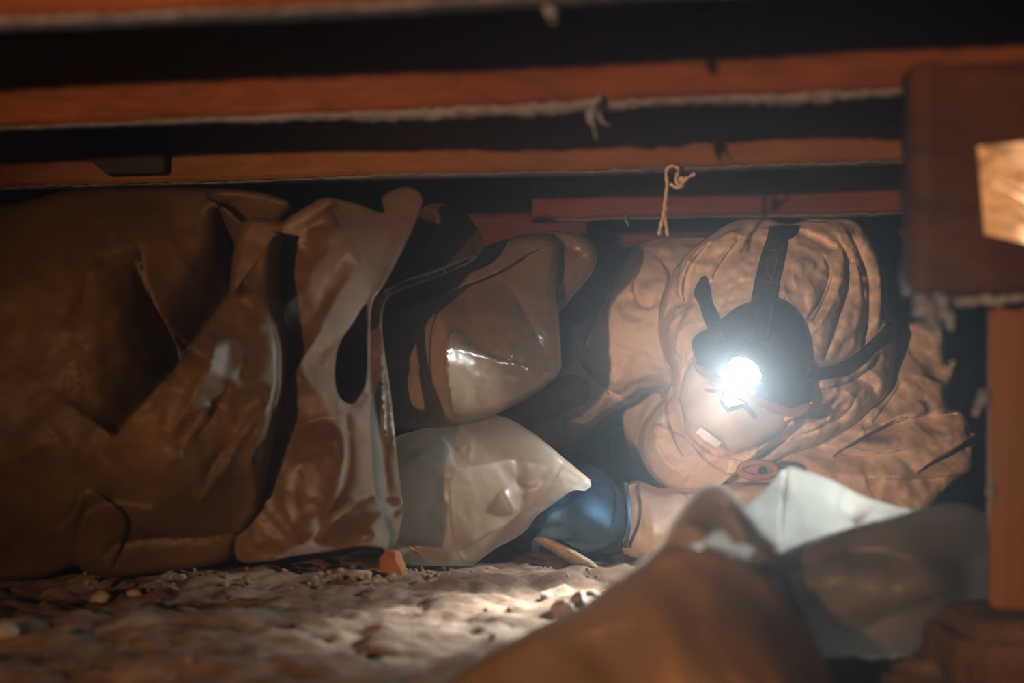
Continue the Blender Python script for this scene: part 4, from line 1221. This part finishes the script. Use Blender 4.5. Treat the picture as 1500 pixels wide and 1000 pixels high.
# hood
hood = Sheet(
    [(938, 655), (942, 625), (958, 600), (978, 575), (986, 545), (972, 510), (968, 470), (975, 425), (1000, 378), (1035, 348), (1080, 323), (1125, 320), (1155, 328), (1185, 321), (1225, 319), (1250, 321), (1272, 338), (1288, 365), (1298, 405), (1302, 448), (1312, 468), (1313, 500), (1308, 545), (1302, 575), (1275, 600), (1240, 630), (1200, 652), (1155, 668), (1120, 690), (1100, 712), (1060, 735), (1010, 735), (975, 715), (950, 690)],
    [(950, 660, 1.92), (985, 560, 1.94), (970, 480, 1.98), (1010, 380, 2.00), (1080, 330, 2.01), (1240, 330, 2.02), (1290, 400, 2.02), (1305, 520, 2.00), (1280, 590, 1.97), (1150, 660, 1.92), (1100, 700, 1.90), (1000, 725, 1.90), (1170, 430, 1.87), (1120, 520, 1.83), (1060, 480, 1.87), (1230, 480, 1.90), (1030, 600, 1.86), (1200, 600, 1.90), (1000, 650, 1.88), (1090, 620, 1.86)],
    [('step', 0.024, 46, [(1303, 470), (1280, 500), (1255, 525), (1225, 540), (1190, 545)][::-1], 'both'),
     ('valley', 0.022, 10, [(1310, 468), (1285, 505), (1250, 530), (1195, 547)], 'none'),
     ('step', 0.014, 22, [(1036, 470), (1040, 410), (1058, 372), (1085, 348), (1120, 334), (1150, 338)], 'both'),
     ('ridge', 0.014, 7, [(1234, 360), (1234, 400), (1216, 450), (1188, 490)], 'both'),
     ('valley', 0.014, 6, [(1238, 372), (1240, 417), (1226, 466), (1206, 529)], 'both'),
     ('ridge', 0.016, 8, [(1228, 345), (1252, 380), (1260, 430), (1250, 500), (1238, 525)], 'both'),
     ('valley', 0.016, 6, [(1250, 360), (1266, 410), (1267, 482), (1262, 510)], 'both'),
     ('ridge', 0.014, 9, [(1255, 340), (1282, 380), (1290, 440), (1280, 490)], 'both'),
     ('valley', 0.010, 6, [(1217, 409), (1200, 440), (1186, 470)], 'both'),
     ('ridge', 0.010, 7, [(1204, 400), (1195, 440), (1178, 465)], 'both'),
     ('valley', 0.010, 6, [(1178, 425), (1180, 445), (1182, 460)], 'both'),
     ('step', 0.008, 16, [(1165, 425), (1160, 400), (1175, 380), (1195, 385), (1190, 400)], 'both'),
     ('valley', 0.010, 6, [(1165, 342), (1200, 352), (1225, 366)], 'both'),
     ('ridge', 0.010, 8, [(1060, 405), (1095, 380), (1120, 370)], 'both'),
     ('ridge', 0.008, 8, [(1050, 430), (1080, 410), (1105, 405)], 'both'),
     ('step', 0.018, 26, [(1000, 440), (985, 420), (1000, 378), (1040, 352), (1085, 332)], 'both'),
     ('ridge', 0.016, 12, [(1000, 376), (1030, 390), (1048, 384)], 'both'),
     ('ridge', 0.016, 10, [(1020, 452), (1000, 458), (985, 475), (975, 500)], 'both'),
     ('valley', 0.014, 9, [(1015, 440), (990, 445), (978, 470)], 'both'),
     ('ridge', 0.014, 12, [(1040, 470), (1000, 480), (990, 520)], 'both'),
     ('valley', 0.018, 10, [(1020, 500), (1005, 540), (1008, 580)], 'both'),
     ('ridge', 0.010, 8, [(998, 540), (1000, 590), (1012, 620)], 'both'),
     ('step', 0.014, 22, [(960, 620), (1000, 640), (1040, 680), (1080, 700)], 'both'),
     ('step', 0.020, 30, [(1180, 600), (1130, 640), (1085, 680), (1040, 720)][::-1], 'both'),
     ('ridge', 0.020, 14, [(1200, 565), (1230, 570), (1256, 590), (1240, 610)], 'both'),
     ('ridge', 0.016, 12, [(1300, 500), (1270, 535), (1290, 560), (1275, 590)], 'both'),
     ('valley', 0.016, 9, [(1230, 545), (1262, 555), (1280, 565), (1285, 590)], 'both'),
     ('valley', 0.014, 9, [(1150, 640), (1180, 622), (1220, 618), (1245, 600)], 'both'),
     ('dent', 0.012, 12, [(1200, 605), (1215, 612)], 'both'),
     ('under', 0.026, 13, [(1222, 345), (1236, 372), (1238, 417), (1224, 466), (1204, 529)], 'both'),
     ('under', 0.030, 14, [(1240, 338), (1252, 362), (1267, 410), (1268, 470), (1262, 515)], 'both'),
     ('under', 0.022, 10, [(1219, 405), (1206, 435), (1188, 472)], 'both'),
     ('under', 0.016, 10, [(1205, 372), (1212, 400), (1198, 440), (1178, 470)], 'both'),
     ('under', 0.022, 14, [(1258, 332), (1284, 372), (1292, 430), (1288, 480)], 'both'),
     ('under', 0.022, 12, [(1170, 336), (1200, 345), (1228, 362)][::-1], 'both'),
     ('under', 0.030, 16, [(1040, 352), (1010, 385), (998, 420), (1003, 450)], 'both'),
     ('under', 0.020, 12, [(1085, 345), (1060, 375), (1042, 405), (1034, 440)], 'both'),
     ('under', 0.024, 14, [(1030, 500), (1010, 530), (1000, 570), (1004, 610), (1016, 640)][::-1], 'both'),
     ('under', 0.030, 16, [(1290, 520), (1262, 545), (1235, 560), (1200, 570)], 'both'),
     ('under', 0.024, 12, [(1255, 575), (1240, 600), (1205, 622), (1160, 640)], 'both'),
     ('under', 0.055, 22, [(1180, 612), (1130, 652), (1080, 692), (1040, 722)], 'both'),
     ('under', 0.030, 14, [(1160, 640), (1120, 668), (1096, 676), (1075, 672), (1040, 664), (1010, 640), (998, 600), (996, 560)][::-1], 'both'),
     ('under', 0.024, 14, [(985, 565), (975, 600), (985, 640), (1000, 670)], 'both'),
     ('ridge', 0.014, 10, [(955, 640), (975, 675), (1010, 700)], 'both')],
    [(0.022, 62, 141), (0.014, 34, 149, 112, 4.0), (0.015, 30, 143), (0.004, 14, 144)], (24, 0.055), 3.4)
o = hood.build('hood', M['tyvek_hood'], person, volume=0.10, vol_r=90)
o['label'] = 'tan-lit gathered hood with deep pleats on one side'

# pale cup mask over nose and mouth
mask = Sheet(
    [(996, 575), (1004, 545), (1020, 528), (1042, 545), (1070, 565), (1110, 585), (1150, 602), (1166, 604), (1152, 626), (1122, 646), (1092, 660), (1068, 664), (1045, 650), (1018, 628), (1000, 600)],
    [(1000, 580, 1.855), (1030, 540, 1.84), (1160, 606, 1.85), (1070, 660, 1.845), (1060, 600, 1.80), (1090, 620, 1.805), (1110, 590, 1.815), (1020, 610, 1.83)],
    [('ridge', 0.006, 16, [(1030, 560), (1062, 592), (1085, 640)], 'both'), ('bulge', 0.006, 18, [(1010, 590), (1050, 630), (1090, 650)], 'both')],
    [(0.002, 40, 151)], (18, 0.025), 4.0)
o = mask.build('face_mask', M['mask'], person, volume=0.02, vol_r=30)
o['label'] = 'pale moulded dust mask over nose and mouth'
mask_o = o
clip = Sheet([(1032, 568, 1), (1033, 573, 1), (1053, 577, 1), (1057, 595, 1), (1061, 598, 1), (1066, 604, 1), (1090, 597, 1), (1104, 614, 1), (1110, 611, 1), (1094, 590, 1), (1067, 597, 1), (1062, 593, 1), (1059, 572, 1)],
             [(0, 0, 0)] * 0 + [(1030, 570, 0), (1110, 610, 0), (1060, 580, 0)], [], [], (0, 0), 3.0, base=lambda p: mask.depth(p) - 0.0025)
o = clip.build('nose_clip', M['clip'], mask_o, thick=0.0015); o['label'] = 'bent dark grey nose clip'
tab = Sheet([(1019, 634, 1), (1026, 625, 1), (1057, 647, 1), (1050, 658, 1)], [(0, 0, 0), (1, 0, 0), (0, 1, 0)], [], [], (0, 0), 3.0, base=lambda p: np.full(len(p), 1.80) + (p[:, 0] - 1040) * 0.0002)
o = tab.build('zip_flap', M['tyvek'], person, thick=0.004); o['label'] = 'pale folded zip tab under the mask'
yst = Sheet([(1148, 612, 1), (1165, 600), (1190, 588, 1), (1193, 592, 1), (1170, 608), (1150, 617, 1)], [(0, 0, 0), (1, 0, 0), (0, 1, 0)], [], [], (0, 0), 3.0, base=lambda p: np.full(len(p), 1.826))
o = yst.build('elastic_strap', M['yellow'], mask_o, thick=0.002); o['label'] = 'yellow elastic mask strap'
# round red-brown ring at the collar
rc = [P(1110 + 27 * math.cos(a) , 688 + 11 * math.sin(a), 1.815 - 0.0 * math.sin(a)) for a in np.linspace(0, 2 * math.pi, 33)]
v, f = tube(rc, 0.0045, 8, False)
ringo = mesh_object('collar_ring', v, f, M['ring'], person); ringo['label'] = 'red-brown oval ring at the collar, dark inside'
v, f = ellipsoid(P(1110, 688, 1.826), (0.021, 0.006, 0.009)); mesh_object('ring_disc', v, f, M['ring'], ringo)
v, f = ellipsoid(P(1117, 689, 1.819), (0.006, 0.003, 0.005)); mesh_object('ring_hole', v, f, M['black'], ringo)

# ------------------------------------------------------------------ headlamp
LP = P(1092, 543, 1.735)
hl = thing('headlamp', 'lit headlamp with a black domed pad and black straps, worn over the hood', 'headlamp', LP + Vector((0, 0.03, -0.05)))
pad = Sheet(
    [(1014, 508), (1018, 492), (1040, 478), (1058, 466), (1080, 449), (1110, 439), (1138, 436), (1160, 446), (1178, 468), (1187, 500), (1186, 545), (1190, 582), (1178, 600), (1155, 606), (1120, 594), (1080, 575), (1045, 555), (1024, 535)],
    [(1016, 505, 1.82), (1140, 440, 1.822), (1186, 500, 1.825), (1185, 590, 1.82), (1040, 550, 1.807), (1110, 590, 1.803), (1095, 530, 1.765), (1130, 500, 1.782), (1150, 560, 1.787), (1060, 510, 1.785)],
    [], [], (14, 0.02), 4.0)
o = pad.build('forehead_pad', M['black'], hl, volume=0.012, vol_r=14)
# warm rim of skin between the pad and the mask
brow = Sheet([(1022, 532), (1050, 548), (1085, 568), (1125, 586), (1160, 597), (1184, 590), (1186, 600), (1165, 611), (1125, 602), (1080, 583), (1040, 560), (1020, 542)],
             [(0, 0, 0), (1, 0, 0), (0, 1, 0)], [], [], (0, 0), 3.0, base=lambda p: pad.depth(p) * 0 + 1.798)
o = brow.build('forehead', M['skin'], person, thick=0.006); o['label'] = 'strip of bare reddish skin below the lamp pad'

def strap(name, outline, lift=0.004, mat='strap', label=None, thick=0.0022, parent=None):
    base = lambda p: np.minimum(TPSh(p), 9) - lift
    s = Sheet(outline, [(0, 0, 0), (1, 0, 0), (0, 1, 0)], [], [], (0, 0), 3.2, base=base)
    o = s.build(name, M[mat], parent or hl, thick=thick)
    if label: o['label'] = label
    return o
_hood_soft = Sheet([(p[0], p[1]) for p in [(938, 655), (972, 510), (975, 425), (1035, 348), (1080, 323), (1225, 319), (1288, 365), (1312, 468), (1302, 575), (1120, 690), (1010, 735)]], [(0, 0, 0), (1, 0, 0), (0, 1, 0)], base=hood.tps)
def TPSh(p):
    """smoothed top of the hood and pad"""
    ang = np.linspace(0, 2 * np.pi, 8, endpoint=False)
    ys = [hood.depth(p)]
    for a in ang: ys.append(hood.depth(p + np.array([math.cos(a), math.sin(a)]) * 9))
    y = np.mean(ys, 0) * 0.5 + np.min(ys, 0) * 0.5
    inside = in_poly(p, pad.out)
    return np.where(inside, np.minimum(y, pad.depth(p)), y)
strap('top_strap', [(1126, 338, 1), (1130, 331), (1150, 330), (1169, 331, 1), (1160, 343), (1154, 346), (1150, 362), (1143, 400), (1137, 432), (1132, 470), (1128, 500, 1), (1094, 500, 1), (1097, 460), (1101, 436), (1107, 405), (1116, 370), (1124, 348), (1125, 344)], 0.006)
strap('side_strap', [(1028, 405, 1), (1034, 404), (1037, 420), (1041, 440), (1052, 468), (1066, 500, 1), (1048, 505, 1), (1032, 470), (1024, 445), (1017, 432), (1019, 420)], 0.006)
strap('side_strap', [(1180, 540, 1), (1200, 538), (1225, 533), (1250, 520), (1272, 502), (1292, 482), (1301, 470, 1), (1306, 482, 1), (1288, 508), (1262, 533), (1235, 549), (1205, 556), (1180, 556, 1)], 0.008)
strap('buckle', [(1126, 331, 1), (1170, 329, 1), (1160, 345, 1), (1154, 349), (1126, 349, 1)], 0.0085, 'black')
# stitched seams and worn lettering on the top strap
for off in (6, 27):
    a0 = (1126 + off - 3, 352); a1 = (1096 + off, 494)
    pts = [(a0[0] + (a1[0] - a0[0]) * t, a0[1] + (a1[1] - a0[1]) * t) for t in np.linspace(0, 1, 14)]
    yy = TPSh(np.array(pts)) - 0.0065
    v, f = tube([P(x, y, q) for (x, y), q in zip(pts, yy)], 0.0006, 6)
    mesh_object('seam', v, f, M['stitch'], hl)
fc = bpy.data.curves.new('lettering', 'FONT'); fc.body = 'PETZL'; fc.size = 0.019; fc.extrude = 0.0003
fc.align_x = 'CENTER'; fc.align_y = 'CENTER'
to = bpy.data.objects.new('lettering', fc); COL.objects.link(to)
lv, lf = bake(to) if False else (None, None)
dg = bpy.context.evaluated_depsgraph_get(); dg.update()
me = bpy.data.meshes.new_from_object(to.evaluated_get(dg))
bpy.data.objects.remove(to)
lc = (1128, 392)
dirp = Vector((-0.22, 0.975)); nrmp = Vector((-0.975, -0.22))     # along the strap downwards; letter tops to the left... of travel
V = []
q = []
for vt in me.vertices:
    q.append((lc[0] + (vt.co.x * dirp.x - vt.co.y * nrmp.x) * 1100, lc[1] + (vt.co.x * dirp.y - vt.co.y * nrmp.y) * 1100))
yy = TPSh(np.array(q)) - 0.0075
V = [P(a[0], a[1], y) for a, y in zip(q, yy)]
o = mesh_object('lettering', V, [list(p.vertices) for p in me.polygons], M['print'], hl)
bpy.data.meshes.remove(me)

# lamp housing and lens; the beam itself
aim = P(800, 905, 1.45)
ax = (aim - LP).normalized()
rq = ax.to_track_quat('Z', 'Y')
def lathe(prof, seg=40):
    V = []; Fc = []
    for i, (r_, z_) in enumerate(prof):
        for k in range(seg):
            a = 2 * math.pi * k / seg
            V.append(LP + rq @ Vector((r_ * math.cos(a), r_ * math.sin(a), z_)))
    for i in range(len(prof) - 1):
        for k in range(seg):
            Fc.append((i * seg + k, i * seg + (k + 1) % seg, (i + 1) * seg + (k + 1) % seg, (i + 1) * seg + k))
    return V, Fc
v, f = lathe([(0.0, -0.03), (0.022, -0.03), (0.026, -0.024), (0.026, -0.004), (0.024, 0.002), (0.0215, 0.003), (0.0205, 0.0)])
mesh_object('lamp_housing', v, f, M['black'], hl)
v, f = lathe([(0.0205, 0.0), (0.016, 0.0025), (0.009, 0.004), (0.0001, 0.0045)])
o = mesh_object('lens', v, f, M['lens'], hl); o['label'] = 'glaring bluish-white lens'
lamp('headlamp_beam', 'SPOT', LP + ax * 0.014, aim, 130.0, (0.92, 0.97, 0.95), 0.010, 36, 1.0)
lamp('headlamp_spill', 'SPOT', LP + ax * 0.014, aim, 13.0, (0.90, 0.96, 0.96), 0.010, 122, 0.5)

# ------------------------------------------------------------------ small things
# string knotted on the orange joist
Ys = 1.598
s1 = smooth_path([P(1018, 254, Ys), P(1005, 262, Ys - .002), P(996, 272, Ys - .004), P(990, 262, Ys - .006), P(994, 248, Ys - .004), P(984, 243, Ys - .006), P(976, 250, Ys - .004), P(977, 270, Ys - .003), P(974, 295, Ys), P(972, 312, Ys), P(968, 330, Ys), P(965, 344, Ys)], 6)
s2 = smooth_path([P(1006, 258, Ys), P(1000, 272, Ys + .002), P(990, 274, Ys + .002), P(980, 270, Ys + .002), P(976, 285, Ys + .001), P(975, 305, Ys + .002), P(974, 318, Ys + .003), P(976, 332, Ys + .003), P(978, 346, Ys + .003)], 6)
root = thing('string', 'short white knotted string hanging from the bright orange joist above the head', 'string', P(985, 245, Ys))
for sp in (s1, s2):
    v, f = tube(sp, [0.0019 + 0.0005 * math.sin(i * 1.3) for i in range(len(sp))], 8)
    mesh_object('strand', v, f, M['string'], root)
v, f = ellipsoid(P(998, 263, Ys), (0.005, 0.004, 0.004)); mesh_object('knot', v, f, M['string'], root)

# cobweb fluff under the dusty joist
Yf = 1.23
root = thing('cobweb_tuft', 'grey-white tuft of cobweb hanging from the dusty joist, above the middle sack', 'cobweb', P(868, 148, Yf))
fringe([P(872, 143, Yf), P(868, 158, Yf), P(866, 172, Yf), P(869, 185, Yf), P(874, 205, Yf)], [0.004, 0.0055, 0.0035, 0.0012, 0.0005], 14, M['web'], 'web_strand', root)
fringe([P(874, 160, Yf), P(882, 178, Yf), P(893, 184, Yf)], [0.002, 0.0012, 0.0006], 15, M['web'], 'web_strand', root)
fringe([P(856, 148, Yf), P(866, 152, Yf), P(880, 144, Yf)], [0.002, 0.004, 0.002], 16, M['web'], 'web_strand', root)
o = fringe([P(795, -12, 0.93), P(801, 4, 0.93), P(806, 20, 0.93), P(810, 33, 0.93)], [0.004, 0.004, 0.003, 0.001], 17, M['web'], 'cobweb_clump', None)
tag(o, 'blurred grey cobweb hanging in at the top middle edge', 'cobweb')
for (px, py, Yv, sd, lb) in ((1258, 322, 2.0, 18, None),): pass
o = fringe([P(916, 316, 2.06), P(918, 324, 2.06), P(922, 332, 2.06)], [0.002, 0.003, 0.0008], 19, M['web'], 'cobweb_clump', None)
tag(o, 'tiny cobweb under the dull red joist, left of the string', 'cobweb')

# splinter of weathered wood by the glove
sp = Sheet([(782, 790), (800, 786), (830, 800), (868, 822), (880, 838), (850, 832), (815, 812)], [(780, 788, 1.83), (870, 830, 1.79), (830, 800, 1.80)], [], [(0.003, 30, 161)], (6, 0.012), 4.0)
o = sp.build('wood_splinter', M['splinter'], None, volume=0.014, vol_r=8, loc=P(830, 815, 1.8), bottom=0.0)
tag(o, 'pale flat splinter of wood on the dirt below the blue glove', 'splinter')

def at_ground(px, py, lift=0.0):
    Y = 1.4
    for _ in range(12):
        Y = (CAMZ - gz((px - 750) / F * Y, Y) - lift) * F / (py - HY)
    return P(px, py, Y)

c = at_ground(575, 848)
o = rock(c + Vector((0, 0, 0.012)), 0.022, 12, 'stone', M['stone_orange'], None, (0.85, 0.8, 1.1), 2)
tag(o, 'biggest stone, orange and angular, beside the mouth of the big sack', 'stone')
o = rock(at_ground(526, 846) + Vector((0, 0, 0.004)), 0.012, 4, 'stone', M['stone'], None, (1.3, 1, 0.6))
tag(o, 'flat pale grey stone left of the orange stone', 'stone')
for (px, py, rr, sd, lb) in ((148, 880, 0.011, 21, 'round pale stone, left of the pair in front of the brown sack'), (196, 873, 0.009, 22, 'small round stone, right of the pair in front of the brown sack'),
                             (2, 935, 0.016, 23, 'blurred brown stone at the left edge of the dirt')):
    o = rock(at_ground(px, py) + Vector((0, 0, rr * 0.3)), rr, sd, 'stone', M['stone'], None, (1.15, 1, 0.8)); tag(o, lb, 'stone')
for (px, py, rr, sd, lb) in ((822, 897, 0.013, 31, 'dark-sided clod, leftmost of the brightly lit stones'), (850, 886, 0.012, 32, 'clod in the middle of the brightly lit stones'),
                             (868, 879, 0.010, 33, 'pale stone, rightmost of the brightly lit stones, by the tan sack'), (800, 876, 0.008, 34, 'small clod behind the brightly lit stones')):
    o = rock(at_ground(px, py) + Vector((0, 0, rr * 0.3)), rr, sd, 'stone', M['stone'], None, (1, 1, 0.9)); tag(o, lb, 'stone')
rg = random.Random(44)
protos = []
for k in range(6):
    oo = rock((0, 0, 0), 1.0, 60 + k, 'pebble', M['stone'] if k % 3 else M['stone_orange'], None, (1.1, 1, 0.8), 1)
    protos.append(oo.data); bpy.data.objects.remove(oo)
for k in range(150):
    if k < 90: px, py = rg.uniform(120, 660), rg.gauss(846, 9)
    elif k < 120: px, py = rg.uniform(620, 900), rg.gauss(838, 8)
    else: px, py = rg.uniform(0, 800), rg.uniform(860, 985)
    py = max(py, 834)
    p = at_ground(px, py)
    s = rg.uniform(0.0018, 0.0055) * (1.3 if k < 90 else 0.8)
    o = bpy.data.objects.new('pebble', protos[k % 6]); COL.objects.link(o)
    o.location = p + Vector((0, 0, s * 0.3)); o.scale = (s, s, s); o.rotation_euler = (rg.uniform(0, 6), rg.uniform(0, 6), rg.uniform(0, 6))
    if k < 90: tag(o, 'tiny pebble in the rubble line along the foot of the sacks', 'pebble', 'pebbles along the sacks')
    elif k < 120: tag(o, 'tiny pebble in the pale dirt between white sack and tan sack', 'pebble', 'pebbles beside the tan sack')
    else: tag(o, 'tiny blurred pebble on the open dirt nearest the viewer', 'pebble', 'pebbles on the near dirt')

for o in list(bpy.data.objects):
    if '_o' in o: del o['_o']
